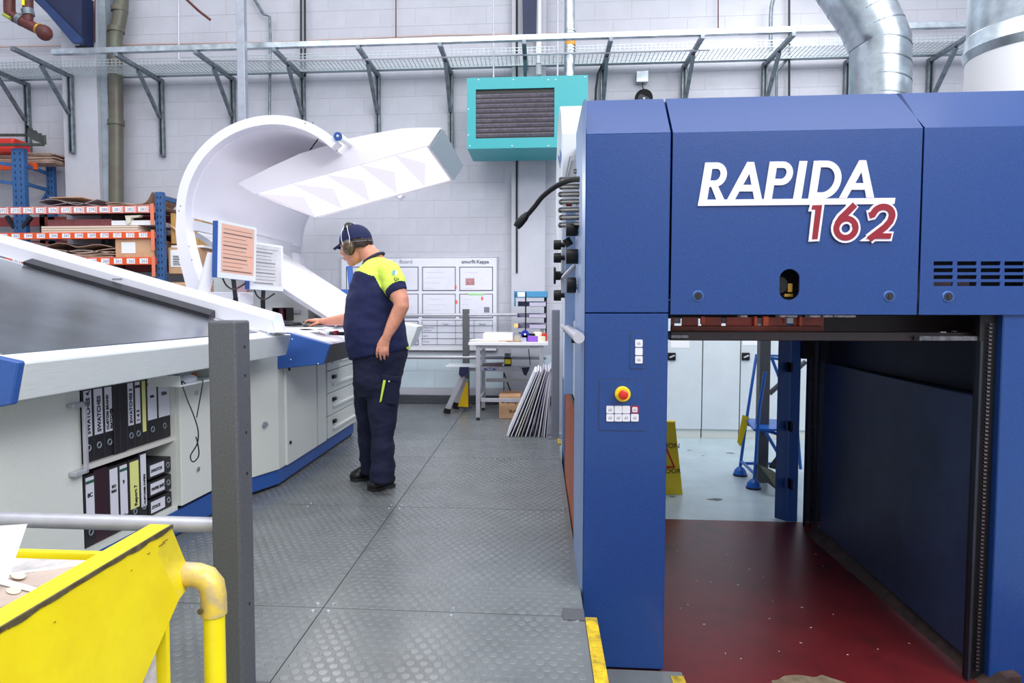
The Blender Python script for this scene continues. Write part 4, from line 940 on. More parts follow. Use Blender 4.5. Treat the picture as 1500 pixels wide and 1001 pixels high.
bx('white_box',WHITE,None,(xU+.1,7.85,1.932),(xU+.5,8.35,1.958),label='white flat box between the two brown parcels in the rack',cat='box')
bx('tan_roll',CARD2,None,(xU-.9,7.78,1.30),(xU+.5,8.3,1.52),.03,label='tan board bundle on the lowest visible rack shelf',cat='board stack')
# taller rack further left
xV=P(17,250,7.95).x
rk2=thing('tall_rack','taller blue rack behind the left end of the first rack','rack',(xV,8.1,FZ))
upright(rk2,xV,7.95,FZ,P(26,217,7.95).z,.16,.07); upright(rk2,P(69,260,8.42).x,8.40,FZ,P(75,233,8.42).z,.1,.06)
zz=[P(36,242,7.95).z,P(36,269,7.95).z]; zy=[P(70,255,8.42).z,P(70,279,8.42).z]
for a,b_ in zip(zz,zy):
    mk('cross_bar',RBLUE,rk2,lambda b:bar(b,(xV+.16,7.98,a),(P(69,260,8.42).x+.02,8.42,b_),.03,.04)); mk('cross_bar',RBLUE,rk2,lambda b:bar(b,(xV-.6,7.98,a+.09),(xV,7.98,a+.01),.03,.04))
for pts in (((10,317),(21,334)),((46,318),(34,333))): mk('diagonal_bar',VDB,rk2,lambda b:bar(b,P(*pts[0],7.96),P(*pts[1],7.96),.04,.04))
mk('diagonal_bar',RBLUE,rk2,lambda b:bar(b,P(72,279,8.41),P(62,295,8.41),.03,.03))
bx('beam',ORANGE,rk2,(xV-1.2,8.10,P(50,249,8.15).z),(P(69,260,8.3).x,8.14,P(50,240,8.15).z)); 
sheetstack('board_stack','brown board pile on the tall rack top shelf at the left edge',CARD,xV-1.2,xV+.40,8.15,8.4,P(50,240,8.2).z,8,.012,.02,21)
bx('red_bundle',RED,None,(xV-.8,8.05,P(0,225,8.1).z),(P(25,215,8.1).x,8.35,P(0,203,8.1).z),.04,label='red cloth bundle on top of the tall rack at the left edge',cat='cloth')
def rods(b):
    a=P(-10,212,7.9); 
    bar(b,P(-20,212,7.9),P(64,212,7.9),.03,.03); bar(b,P(-20,198,8.3),P(36,198,8.3),.03,.03)
    prism(b,[P(38,184,8.3),P(41,188,8.3),P(44,187,8.2),P(46,192,8.2),P(50,191,8.1),P(53,196,8.1),P(57,195,8.0),P(60,200,7.95),P(64,198,7.9),P(65,212,7.9),P(50,206,8.1),P(38,198,8.3)],(.03,0,0))
mk('notched_bracket',mat('dark_olive',(58,66,60),.5,nscale=20,namt=.2),None,rods,label='dark notched steel frame on the wall above the tall rack',cat='bracket')

# ================================================================== NEAR CONSOLE (local frame: u along, v away from the aisle, z up)
KO=V((-1.72,2.16,0)); kd=V((.051,.9987,0)).normalized(); kn=V((-kd.y,kd.x,0))
KM=Matrix((kd,kn,V((0,0,1)))).transposed().to_4x4(); KM.translation=KO
def K(u,v,z): return KM@V((u,v,z))
def Kpx(px,py,v):
    r=ray(px,py); t=(v-(CO-KO).dot(kn))/r.dot(kn); p=CO+r*t; return (p-KO).dot(kd),p.z
def mkK(name,m,par,fn,**k):
    bm=B(); fn(bm); bm.transform(KM); return obj(name,bm,m,par,**k)
nc=thing('inspection_console','long grey-white sheet inspection console with sloping steel table at left','console',K(1,.5,0))
VF=.27
SL=.268; ztab=lambda v:1.064+SL*max(0,v-.06)
uE=2.17
mkK('front_lip',LIP,nc,lambda b:prism(b,[(0,0,1.055),(0,.005,1.06),(0,.06,1.064),(0,.40,1.05),(0,.40,.895),(0,.26,.895),(0,.035,.925)],(uE,0,0),.004))
mkK('end_cap',BLUE2,nc,lambda b:prism(b,[(-.035,-.004,1.062),(-.035,.30,1.12),(-.035,.5,1.12),(-.035,.5,.88),(-.035,.2,.885),(-.035,.03,.918)],(.033,0,0),.005))
mkK('table_frame',mat('table_white',(226,228,236),.3),nc,lambda b:prism(b,[(.002,.06,1.064),(.002,2.6,ztab(2.6)),(.002,2.6,ztab(2.6)-.12),(.002,.4,1.0)],(2.0,0,0)))
mkK('steel_plate',STEEL,nc,lambda b:prism(b,[(.03,.115,ztab(.115)+.001),(.03,2.55,ztab(2.55)+.001),(.03,2.55,ztab(2.55)+.005),(.03,.115,ztab(.115)+.005)],(1.90,0,0)))
def beam(b):
    v0,v1=.03,2.65; h=.125
    A=[(1.99,v0,1.068),(2.15,v0,1.068),(2.15,v0+.03,1.068+h),(2.06,v0+.035,1.068+h+.005),(1.99,v0+.02,1.068+h-.035)]
    dz=SL*(v1-v0); a=[b.verts.new(p) for p in A]; c2=[b.verts.new((p[0],v1,p[2]+dz)) for p in A]
    b.faces.new(a); b.faces.new(c2[::-1])
    for i in range(5): b.faces.new((a[i],c2[i],c2[(i+1)%5],a[(i+1)%5]))
    bmesh.ops.recalc_face_normals(b,faces=b.faces)
bo=mkK('scanner_beam',mat('beam_white',(216,216,224),.4),nc,beam)
mkK('beam_end_cap',LIP,bo,lambda b:prism(b,[(1.992,.028,1.07),(2.148,.028,1.07),(2.148,.058,1.068+.123),(2.06,.063,1.068+.128),(1.992,.048,1.068+.088)],(0,-.006,0)))
mkK('beam_label',GREYINK,bo,lambda b:box(b,(1.985,1.05,ztab(1.05)+.085),(1.989,1.12,ztab(1.05)+.092)))
mkK('scanner_slot',mat('slot_dark',(52,52,60),.3,.3,nscale=10,namt=.1),nc,lambda b:hexa(b,[(1.91,.42,ztab(.42)+.008),(1.985,.42,ztab(.42)+.008),(1.985,1.68,ztab(1.68)+.008),(1.91,1.68,ztab(1.68)+.008)],[(1.91,.42,ztab(.42)+.03),(1.985,.42,ztab(.42)+.055),(1.985,1.68,ztab(1.68)+.055),(1.91,1.68,ztab(1.68)+.03)]))
mkK('slot_line',BLACK,nc,lambda b:hexa(b,[(1.905,.40,ztab(.40)+.02),(1.91,.40,ztab(.40)+.02),(1.91,1.68,ztab(1.68)+.02),(1.905,1.68,ztab(1.68)+.02)],[(1.905,.40,ztab(.40)+.026),(1.91,.40,ztab(.40)+.026),(1.91,1.68,ztab(1.68)+.026),(1.905,1.68,ztab(1.68)+.026)]))
uS0=Kpx(121,650,VF)[0]; uS1=Kpx(263,650,VF)[0]; zS=Kpx(200,661,VF)[1]; zK=.165
mkK('carcass',CAB,nc,lambda b:(box(b,(-.9,VF+.02,zK),(uS0-.005,.9,.893)),box(b,(uS0-.02,VF+.02,zK),(uS0-.002,.75,.893)),box(b,(uS1,VF+.02,zK),(uS1+.02,.75,.893)),box(b,(uS0,.66,zK),(uS1,.75,.893)),box(b,(uS0,VF+.02,zK-.02),(uS1,.7,zK)),box(b,(uS1+.02,VF+.03,zK),(2.2,.8,.893))))
mkK('shelf',mat('shelf_pale',(206,202,198),.4),nc,lambda b:box(b,(uS0,VF+.03,zS-.022),(uS1,.66,zS)))
mkK('door',CAB,nc,lambda b:box(b,(-.9,VF,zK),(uS0-.006,VF+.02,.885),.003))
dr=mkK('door',CAB,nc,lambda b:box(b,(uS1+.004,VF-.004,zK),(uS1+.62,VF+.02,.885),.003))
for z in (.33,.76):
    u_=uS1+.16; mkK('lock',GALV,dr,lambda b:cyl(b,(u_,VF-.003,z),(u_,VF-.014,z),.013,12),smooth=True)
mkK('sticker',GOLD,dr,lambda b:box(b,(uS1+.12,VF-.006,.845),(uS1+.19,VF-.004,.875)))
hz0=Kpx(118,693,VF)[1]; hz1=Kpx(118,588,VF)[1]
mkK('door_handle',ALU,nc,lambda b:(box(b,(uS0-.028,VF-.035,hz0),(uS0-.008,VF-.02,hz1),.003),box(b,(uS0-.09,VF-.035,hz1-.02),(uS0-.008,VF-.001,hz1),.003),box(b,(uS0-.09,VF-.035,hz0),(uS0-.008,VF-.001,hz0+.02),.003)))
mkK('plinth',DBLUE,nc,lambda b:box(b,(-.9,VF+.03,.003),(2.25,.8,zK-.021)))
mkK('plinth_front',BLUE2,nc,lambda b:box(b,(-.9,VF+.015,.02),(2.25,VF+.03,zK-.022)))
# tray with mouse
uT0=Kpx(263,540,.10)[0]; uT1=Kpx(330,540,.10)[0]
ty=mkK('mouse_tray',LIP,nc,lambda b:(box(b,(uT0,.10,.845),(uT1,.27,.853)),box(b,(uT0,.10,.853),(uT0+.006,.27,.9)),box(b,(uT1-.006,.10,.853),(uT1,.27,.9))))
mo=thing('computer_mouse','silver mouse lying in the little tray under the console lip','mouse',K(uT0+.12,.18,.853))
mkK('mouse_shell',SILV,mo,lambda b:ball(b,(uT0+.16,.16,.866),.05,(1.5,.8,.5)),smooth=True); mkK('scroll_wheel',RED,mo,lambda b:ball(b,(uT0+.22,.15,.886),.008,n=8))
tb('mouse_cable',BLACK,None,smooth_path([K(uT0+.03,.09,.86)]+[P(px,py,K(uT0+.03,.09,0).y) for px,py in ((266,560),(274,585),(283,607),(290,630),(289,650),(279,668),(283,677),(291,668),(290,652),(287,640))],5),.0032,6,label='thin black cable dangling from the mouse tray in front of the locker door',cat='cable')
tb('mouse_cable',BLACK,None,smooth_path([K(uT0+.18,.09,.86)]+[P(px,py,K(uT0+.1,.09,0).y) for px,py in ((297,560),(292,590),(288,612))],5),.0028,6,label='shorter thin black cable hanging beside the near grey post',cat='cable')
# binders
BD=mat('binder_black',(30,28,34),.5,nscale=200,namt=.2); BM=mat('binder_maroon',(48,22,36),.5); LBL=mat('binder_label',(214,214,226),.6); LBY=mat('label_yellow',(222,224,140),.6); GRN=mat('label_green',(30,90,70),.6)
def binder(px0,px1,z0,z1,label,txt=None,lm=LBL,l0=.35,l1=.97,band=None,vert=True,m_=BD,ring=True,dv=0,size=.036,gap=.0):
    u0=Kpx(px0,650,VF+.05+dv)[0]+.001; u1=Kpx(px1,650,VF+.05+dv)[0]-.001; v0=VF+.05+dv
    c=K((u0+u1)/2,v0,z0); t=thing('ring_binder',label,'binder',c,'lever arch files on the console shelves')
    mkK('cover',m_,t,lambda b:box(b,(u0,v0,z0+.001),(u1,v0+.27,z1),.003))
    if lm: 
        lb=mkK('spine_label',lm,t,lambda b:box(b,(u0+.008,v0-.0012,z0+(z1-z0)*l0),(u1-.006,v0-.0002,z0+(z1-z0)*l1)))
        if band: mkK('label_band',band,t,lambda b:box(b,(u0+.008,v0-.0022,z0+(z1-z0)*(l1-.09)),(u1-.006,v0-.0013,z0+(z1-z0)*(l1-.05))))
        if txt:
            zm=z0+(z1-z0)*(l0+.03)
            lines=txt.split('\n')
            for k,s in enumerate(lines):
                if vert: text('spine_lettering',s,INK,t,K(u0+(u1-u0)*(.70 if len(lines)==1 else .45+.36*k),v0-.0022,zm),ZU,-kd,size*.8/(1 if len(lines)==1 else 1.7),offset=.0008)
                else: text('spine_lettering',s,INK,t,K((u0+u1)/2,v0-.0022,z0+(z1-z0)*(l1-.28)-k*size*.9),kd,ZU,size*.75,align='CENTER',offset=.0008)
    if ring:
        zc=z0+(z1-z0)*.2; uc=(u0+u1)/2
        mkK('finger_ring',GALV,t,lambda b:tube(b,[(uc+.013*math.cos(a*PI/7),v0-.001,zc+.013*math.sin(a*PI/7)) for a in range(15)],.0028,6,cap=False),smooth=True)
    return t
z1=zS+.001; hb=.335
binder(122,137,z1,z1+hb,'black file labelled SWATCHES 4, first on the upper shelf','SWATCHES 4,8/16',size=.04)
binder(137,153,z1,z1+hb,'black file labelled SWATCHES, second on the upper shelf','SWATCHES',size=.04)
binder(153,168,z1,z1+hb,'black file with two-line CUSTOM BRAND MATCHES label on the upper shelf','CUSTOM BRAND\nMATCHES',size=.045)
binder(168,177,z1+.0,z1+hb+.01,'plain black file without label, left of the pair on the upper shelf',None,lm=None,ring=False,dv=-.01)
binder(177,187,z1,z1+hb+.01,'plain black file without label, right of the pair on the upper shelf',None,lm=None,ring=False,dv=-.01)
binder(187,198,z1,z1+hb,'black file labelled SWATCHES 3 on the upper shelf','SWATCHES 3',size=.036)
binder(198,208,z1,z1+hb,'black file with banded label 1 4 5 on the upper shelf','1 4 5',band=INK)
binder(208,216,z1,z1+hb,'narrow file with yellowish label on the upper shelf',None,lm=LBY,l0=.2,ring=False)
binder(216,232,z1,z1+hb,'black file labelled 2802 with arrow on the upper shelf','2802',band=INK,vert=False,size=.022)
binder(232,251,z1,z1+hb,'black file labelled KBA on the upper shelf','KBA',vert=False,size=.034)
binder(251,262,z1,z1+hb,'narrow black file with small label, last on the upper shelf','12-18',band=INK,size=.02)
z0=zK+.001; hl=.325
binder(121,137,z0,z0+hl,'black file labelled 8C, first on the lower shelf','8C',band=GRN,vert=False)
binder(137,157,z0,z0+hl+.01,'wide plain dark maroon file on the lower shelf',None,lm=None,m_=BM,ring=False)
binder(157,172,z0,z0+hl,'black file labelled ISO 9001 on the lower shelf','ISO\n9001',vert=False,size=.026,l0=.2,ring=False)
binder(172,186,z0,z0+hl,'black file labelled 9 with green band on the lower shelf','9',band=GRN,vert=False,l0=.22)
binder(187,203,z0,z0+hl,'black file with yellow label on the lower shelf','Report 7',lm=LBY,l0=.25)
binder(203,214,z0,z0+hl+.02,'narrow file with tall white label on the lower shelf','CUSTOMER PAPERS',l0=.2,size=.022)
u0=Kpx(215,650,VF+.05)[0]+.005; u1=uS1-.004
for k,(lab,s) in enumerate((('black file lying at the bottom of the tilted pile on the lower shelf','STOCK'),('black file lying in the middle of the tilted pile, labelled PAPER INFO','PAPER INFO'),('black file lying on top of the tilted pile on the lower shelf','SWATCH'))):
    zb3=z0+.002+k*.095; sl=.0 if k==0 else .0
    t=thing('ring_binder',lab,'binder',K((u0+u1)/2,VF+.05,zb3),'lever arch files on the console shelves')
    v0=VF+.05
    mkK('cover',BD,t,lambda b:hexa(b,[(u0,v0,zb3),(u1,v0,zb3),(u1,v0+.27,zb3),(u0,v0+.27,zb3)],[(u0,v0,zb3+.08),(u1,v0,zb3+.08),(u1,v0+.27,zb3+.08),(u0,v0+.27,zb3+.08)],.003))
    mkK('spine_label',LBL,t,lambda b:box(b,(u0+.015,v0-.0012,zb3+.012),(u0+(u1-u0)*.68,v0-.0002,zb3+.07)))
    text('spine_lettering',s,INK,t,K(u0+.022,v0-.0022,zb3+.032),kd,ZU,.022,offset=.0008)
    mkK('finger_ring',GALV,t,lambda b:tube(b,[(u1-.03+.013*math.cos(a*PI/7),v0-.001,zb3+.04+.013*math.sin(a*PI/7)) for a in range(15)],.0028,6,cap=False),smooth=True)

# ================================================================== FAR CONSOLE
XF=-1.76
fc=thing('control_console','grey console with drawers, blue end cap and black lip where the man stands','console',(-2.1,5.4,0))
g1=G(335,712,.12); g2=G(361,704,.12); g3=G(409,689,.12)
foot=[(g1.x-.3,g1.y-.02),(g2.x,g2.y),(g3.x,g3.y),(XF-.01,Q(418,600,XF).y),(XF-.01,6.45),(-2.6,6.45),(-2.9,4.6)]
pr('carcass',CAB,fc,[(x,y,.125) for x,y in foot],(0,0,.78),.003)
cxf=sum(p[0] for p in foot)/7; cyf=sum(p[1] for p in foot)/7
pr('plinth',BLUE2,fc,[(x+(cxf-x)*.03,y+(cyf-y)*.03,.02) for x,y in foot],(0,0,.104),.003)
pr('plinth_strip',BLACK,fc,[(x+(cxf-x)*.05,y+(cyf-y)*.05,.003) for x,y in foot],(0,0,.018))  # black strip at the floor, set in from the plinth
lk=(V((g2.x,g2.y,0))*.45+V((g3.x,g3.y,0))*.55); 
mk('lock',GALV,fc,lambda b:cyl(b,V((lk.x,lk.y,.46)),V((lk.x+.02,lk.y-.02,.46)),.018,14),smooth=True)
yy=[Q(p,600,XF).y for p in (418.5,462.5,464.5,476.5,478.5)]+[6.42]
d1=bx('door',CAB,fc,(XF-.01,yy[0],.13),(XF+.008,yy[1],.89),.002)
for z in (.28,.80): mk('lock',BLKP,d1,lambda b:cyl(b,(XF+.008,yy[0]+.05,z),(XF+.018,yy[0]+.05,z),.012,12),smooth=True)
bx('side_strip',CAB,fc,(XF-.01,yy[2],.13),(XF+.008,yy[3],.89),.002)
dz=.76/4
for k in range(4):
    z=.13+k*dz
    dw=mk('drawer',CAB,fc,lambda b:box(b,(XF-.01,yy[4],z+.004),(XF+.010,6.42,z+dz-.004),.002))
    mk('drawer_ledge',CAB,dw,lambda b:prism(b,[(XF+.010,yy[4]+.12,z+.05),(XF+.026,yy[4]+.12,z+.058),(XF+.026,yy[4]+.12,z+.075),(XF+.010,yy[4]+.12,z+.082)],(0,.75,0)))
    mk('drawer_handle',BLKP,dw,lambda b:(box(b,(XF+.010,yy[4]+.12,z+dz-.075),(XF+.03,yy[4]+.2,z+dz-.045),.003),),); mk('handle_ring',ALU,dw,lambda b:cyl(b,(XF+.03,yy[4]+.19,z+dz-.06),(XF+.036,yy[4]+.19,z+dz-.06),.016,14),smooth=True)
YC=4.5
capp=[(416,486),(484,505),(474,534),(403,541),(384,532),(380,489)]
pr('end_cap',BLUE2,fc,[P(a,b,YC) for a,b in capp],(0,.03,0),.004)
pr('front_lip',mat('lip_black',(46,50,58),.35,nscale=60,namt=.1),fc,[P(a,b,YC)+V((-.004,.031,0)) for a,b in capp],(0,1.35,0),.003)
for a,b in ((428,497),(426,527),(466,533)): mk('cap_screw',SILV,fc,lambda bm:ball(bm,P(a,b,YC-.001),.005,n=8))
WT=mat('worktop_lilac',(224,222,236),.35)
a=P(416,486,YC); b_=P(484,505,YC)
pr('sloping_desk',WT,fc,[(b_.x+.0,YC+.02,b_.z+.001),(a.x,YC+.02,a.z+.001),(a.x,YC+.02,a.z+.014),(b_.x-.01,YC+.02,b_.z+.012)],(0,1.34,0))
zT=a.z
bx('worktop',WT,fc,(-2.75,YC+.02,zT-.04),(a.x,6.5,zT+.012),.002)
mk('worktop_corner',WT,fc,lambda b:prism(b,[(-2.75,4.44,zT-.04),(-1.9,4.44,zT-.04),(-1.8,YC+.02,zT-.04),(-2.75,YC+.02,zT-.04)],(0,0,.05)))
# third section tip
tip=[P(x,y,6.3) for x,y in ((590,474),(612,478.5),(601,508),(588,511))]
pr('wing_lip',LIP,fc,[tip[0]+V((-.62,0,0)),tip[0],tip[1],tip[2],tip[3],tip[3]+V((-.62,0,0))],(0,.3,0),.003)
# bright sloping viewing desk
vd=thing('viewing_desk','bright white tilted viewing desk under the inspection lamp','viewing desk',(-2.2,6.1,1.1))
zv=lambda x:1.335-.64*(x+1.96)
mk('viewing_surface',mat('viewing_white',(244,242,246),.35),vd,lambda b:prism(b,[(-1.60,5.35,zv(-1.60)),(-2.75,5.35,zv(-2.75)),(-2.77,5.35,zv(-2.75)-.03),(-1.62,5.35,zv(-1.62)-.03)],(0,1.65,0),.002))
mk('desk_edge',ALU,vd,lambda b:prism(b,[(-1.6,5.338,zv(-1.6)-.005),(-2.75,5.338,zv(-2.75)-.005),(-2.77,5.338,zv(-2.75)-.04),(-1.62,5.338,zv(-1.62)-.04)],(0,.011,0)))
mk('desk_support',CAB,vd,lambda b:prism(b,[(-1.9,5.5,zT+.013),(-2.7,5.5,zT+.013),(-2.7,5.5,zv(-2.7)-.05),(-1.9,5.5,zv(-1.9)-.05)],(0,1.3,0)))
tb('paper_roll',PAPER,None,[P(478,467,5.6),P(498,461,6.3)],.016,10,label='white paper roll lying at the foot of the bright viewing desk',cat='paper roll')
zD=zT+.0125
# things on the worktop
def desk_box(name,m,label,cat,px,py,wx,wy,h,rz=0,z=None,bev=.003):
    g=G(px,py,z or zD); bm=B(); box(bm,(-wx/2,-wy/2,0),(wx/2,wy/2,h),bev); bm.transform(Matrix.Translation((g.x,g.y,z or zD))@Matrix.Rotation(rz,4,'Z')); return obj(name,bm,m,None,label=label,cat=cat)
kb=thing('keyboard','black keyboard with rows of keys beside the man\'s mouse hand','keyboard',G(425,474,zD)); kc=G(424,477,zD)
def kfn(b): box(b,(-.09,-.22,0),(.09,.22,.018),.004)
bm=B(); kfn(bm); bm.transform(Matrix.Translation((kc.x,kc.y,zD))); obj('keyboard_body',bm,BLKP,kb)
bm=B(); [box(bm,(-.075+.031*i,-.2+.0265*j,.018),(-.075+.031*i+.026,-.2+.0265*j+.022,.025)) for i in range(5) for j in range(15)]; bm.transform(Matrix.Translation((kc.x,kc.y,zD))); obj('keys',bm,mat('key_grey',(96,88,106),.5),kb,kind='stuff')
desk_box('document','PAPER' and PAPER,'white document sheet at the near end of the console worktop','paper',432,486,.3,.22,.002,.25)
desk_box('document',PAPER,'white document sheet between the keyboard and the man','paper',462,481,.22,.2,.0015,-.2)
ms_=thing('computer_mouse','grey mouse under the man\'s right hand','mouse',G(452,479,zD))
MC=P(451,475,5.15); 
mk('mouse_shell',mat('mouse_grey',(150,160,150),.4),ms_,lambda b:ball(b,(MC.x,MC.y,zD+.018),.05,(.9,.62,.4)),smooth=True)
mk('scroll_wheel',BLKP,ms_,lambda b:ball(b,(MC.x-.03,MC.y-.005,zD+.034),.008,n=8))
bx('mouse_mat',mat('mouse_mat',(70,70,76),.8),None,(MC.x-.14,MC.y-.12,zD+.0002),(MC.x+.13,MC.y+.12,zD+.0015),label='dark grey mouse mat under the man\'s right hand',cat='mouse mat')
dn=P(497,487,4.62); rx=thing('densitometer','small dark handheld device with a red lens on the desk by the man','measuring device',dn)
mk('device_body',mat('device_dark',(60,60,74),.4),rx,lambda b:bar(b,dn+V((.05,.06,-.012)),dn+V((-.07,-.02,-.004)),.055,.028,.01)); tb('lens_ring',mat('lens_red',(150,30,50),.25),rx,[dn+V((-.015,-.022,-.012)),dn+V((-.015,-.024,.012))],.017,14)
tb('device_nose',SILV,rx,[dn+V((-.06,-.01,-.004)),dn+V((-.085,-.025,-.006))],.016,12)
bk=thing('desk_organiser','small black open box with dark jar at the back of the console','desk organiser',P(410,466,5.2))
def org(b): 
    a=P(399,470,5.3); c2=P(420,451,5.3); w_=c2.x-a.x; t=.006
    box(b,(a.x,5.3,a.z),(c2.x,5.45,a.z+t)); box(b,(a.x,5.3,c2.z-t),(c2.x,5.45,c2.z)); box(b,(a.x,5.3,a.z+t),(a.x+t,5.45,c2.z-t)); box(b,(c2.x-t,5.3,a.z+t),(c2.x,5.45,c2.z-t)); box(b,(a.x+t,5.44,a.z+t),(c2.x-t,5.45,c2.z-t))
mk('organiser_box',BLKP,bk,org); a=P(413,468,5.35); tb('jar',mat('dark_red_jar',(70,20,34),.3),bk,[a,a+V((0,0,.085))],.028,14)
tb('cardboard_tube',ALU,None,[P(420,458,5.5),P(441,458,5.5)],.018,12,label='grey horizontal tube beside the black desk organiser',cat='tube')
bx('sticky_pad',mat('pad_tan',(206,190,140),.6),None,(P(413,440,5.9).x,5.9,P(413,455,5.9).z),(P(430,440,5.9).x,5.94,P(413,441,5.9).z),label='tan notes standing above the black desk organiser',cat='notes')
bx('leaflet',PAPER,None,(P(395,440,6.0).x,6.0,zD),(P(412,440,6.0).x,6.02,P(413,441,6.0).z),label='white leaflets standing left of the tan notes',cat='paper')
mk('rear_equipment',WHITE,None,lambda b:(pxbox(b,306,428,351,447,5.0,.25,.004),),label='white equipment box behind the inspection console beam',cat='equipment box')
mk('pink_folder',mat('folder_pink',(222,186,190),.6),None,lambda b:pxbox(b,343,417,361,447,5.45,.05),label='pale pink folder standing behind the white equipment box',cat='folder')
# monitors
def monitor(label,q,d,scr,scol,stand_px,stY):
    "q = px corners TL TR BR BL with depths"
    p=[P(x,y,Y) for x,y,Y in q]; p[2]=p[1]+(p[3]-p[0]); n=((p[1]-p[0]).cross(p[3]-p[0])).normalized()
    if n.y>0: n=-n
    t=thing('monitor',label,'monitor',(p[2]+p[3])/2)
    bm=B(); hexa(bm,[v-n*.0 for v in p],[v-n*d for v in p],.004); obj('monitor_shell',bm,BLUE2,t)
    def fr(b): hexa(b,[v+n*.001 for v in p],[v+n*.012 for v in p],.003)
    mk('front_frame',SILV,t,fr)
    cc=sum(p,V())/4; ins=[cc+(v-cc)*.86 for v in p]; up=(p[0]-p[3]).normalized(); ins=[v+up*.012 for v in ins]
    bm=B(); hexa(bm,[v+n*.0121 for v in ins],[v+n*.0128 for v in ins]); sc_=obj('screen',bm,scol,t)
    def ln(b):
        rnd=random.Random(len(label))
        for k in range(11):
            f=.05+.085*k; A_=ins[3]+(ins[0]-ins[3])*f; B_=ins[2]+(ins[1]-ins[2])*f
            a2=A_+(B_-A_)*.05; b2=A_+(B_-A_)*rnd.uniform(.6,.97); bar(b,a2+n*.0133,b2+n*.0133,.001,.0035 if k%3 else .009,up=up)
    mk('screen_text',scr,t,ln)
    s0=cc-n*(d*.6); st=P(*stand_px,stY); 
    mk('stand_arm',BLKP,t,lambda b:(bar(b,(p[2]+p[3])/2-n*.03+V((0,0,.02)),st,.03,.03,.004),tube(b,[st,V((st.x,st.y,zD-.001))],.018,10)))
    tb('monitor_cable',BLACK,t,smooth_path([(p[3]*.8+p[2]*.2)-n*.02,(p[3]*.7+p[2]*.3)-n*.02-V((0,0,.05)),(p[3]*.5+p[2]*.5)-n*.02-V((0,0,.07)),(p[3]*.2+p[2]*.8)-n*.02-V((0,0,.02))],5),.006,6)
    return t
SC1=mat('screen_tan',(190,160,148),.3,nscale=6,col2=(206,152,130),emit=.25); SC2=mat('screen_grey',(176,176,182),.3,nscale=8,namt=.08,emit=.25)
monitor('nearer monitor with pinkish tan job list and blue side',[(319,323,4.62),(374.5,334.5,4.95),(377.5,413,4.95),(317.5,406.5,4.62)],.05,mat('screen_lines',(120,96,92),.5),SC1,(345,436),4.95)
monitor('farther monitor with grey table on screen, beside the bright viewing desk',[(364,354,4.98),(413,361,5.28),(423,428,5.28),(365,424,4.98)],.05,mat('screen_lines_grey',(120,122,132),.5),SC2,(385,440),5.2)

# ================================================================== HOOD
hd=thing('lamp_hood','large curved white hood arching over the console','lamp hood',(-2.6,6,1.3))
YN,YFr=4.9,7.3
c0=P(400,311,YN); rI=(P(400,182,YN).z-c0.z); rO=P(400,168.5,YN).z-c0.z
kx=(c0.x-P(258,311,YN).x)/rO
def arcpt(a,r): return V((c0.x+math.cos(math.radians(a))*r*(kx if a>90 else 1.0),0,c0.z+math.sin(math.radians(a))*r))
tailO=[P(257,338,YN),P(259.5,362,YN),P(264,387,YN),P(273,422,YN),P(284,455,YN)]; tailI=[P(271.5,336,YN),P(276,360,YN),P(283,386,YN),P(294,420,YN),P(306,453,YN)]
angs=[46+i*4 for i in range(35)]
outer=[arcpt(a,rO) for a in angs]+[V((p.x,0,p.z)) for p in tailO]; inner=[arcpt(a,rI) for a in angs]+[V((p.x,0,p.z)) for p in tailI]
def ribbon(b,y0,y1,ou,inn):
    rows=[]
    for o_,i_ in zip(ou,inn): rows.append([b.verts.new((o_.x,y0,o_.z)),b.verts.new((i_.x,y0,i_.z)),b.verts.new((i_.x,y1,i_.z)),b.verts.new((o_.x,y1,o_.z))])
    for r0,r1 in zip(rows[:-1],rows[1:]):
        for j in range(4): b.faces.new((r0[j],r0[(j+1)%4],r1[(j+1)%4],r1[j]))
    b.faces.new(rows[0]); b.faces.new(rows[-1][::-1]); bmesh.ops.recalc_face_normals(b,faces=b.faces)
n0=mk('arched_rim',LAV,hd,lambda b:ribbon(b,YN,YN+.13,outer,inner),smooth=True,ang=30)
mk('arched_rim',LAV,hd,lambda b:ribbon(b,YFr,YFr+.12,outer,inner),smooth=True,ang=30)
a1=[a for a in angs if a<=184]
mk('curved_panel',LAVI,hd,lambda b:ribbon(b,YN+.10,YFr+.02,[arcpt(a,rI+.012) for a in a1],[arcpt(a,rI-.004) for a in a1]),smooth=True,ang=30)
e0=arcpt(186,rI); 
mk('lower_bar',mat('hood_bar',(206,208,216),.4),hd,lambda b:box(b,(e0.x-.012,YN+.12,e0.z-.05),(e0.x+.02,YFr,e0.z+.025),.003))
for px,py in ((447,180.5),(458.5,180),(264.5,302),(262,309),(277,361),(281,381)): mk('bolt',BLKP,hd,lambda b:cyl(b,P(px,py,YN-.0005),P(px,py,YN-.003),.004,8))
mk('pivot_cap',BLUE2,hd,lambda b:(cyl(b,P(495,200,YN-.001),P(495,200,YN-.02),.031,24),),smooth=True); mk('pivot_bolt',SILV,hd,lambda b:ball(b,P(494.5,199.5,YN-.022),.010,n=10),smooth=True)
tb('wire',BLACK,hd,[P(471,197,5.05),P(454,220,5.05)],.005,6)
lmp=thing('inspection_lamp','large white inspection lamp with bright faceted underside','lamp',P(510,250,5.9))
L0,L1=5.15,6.62
prof=[(373,284.5),(628,213.5),(646,187),(620,186.8),(590,188),(550,195),(512,203),(476,214),(440,225),(400,243),(348,269)]
pw=[P(x,y,L0) for x,y in prof]
LG2=mat('lamp_white',(226,223,232),.45)
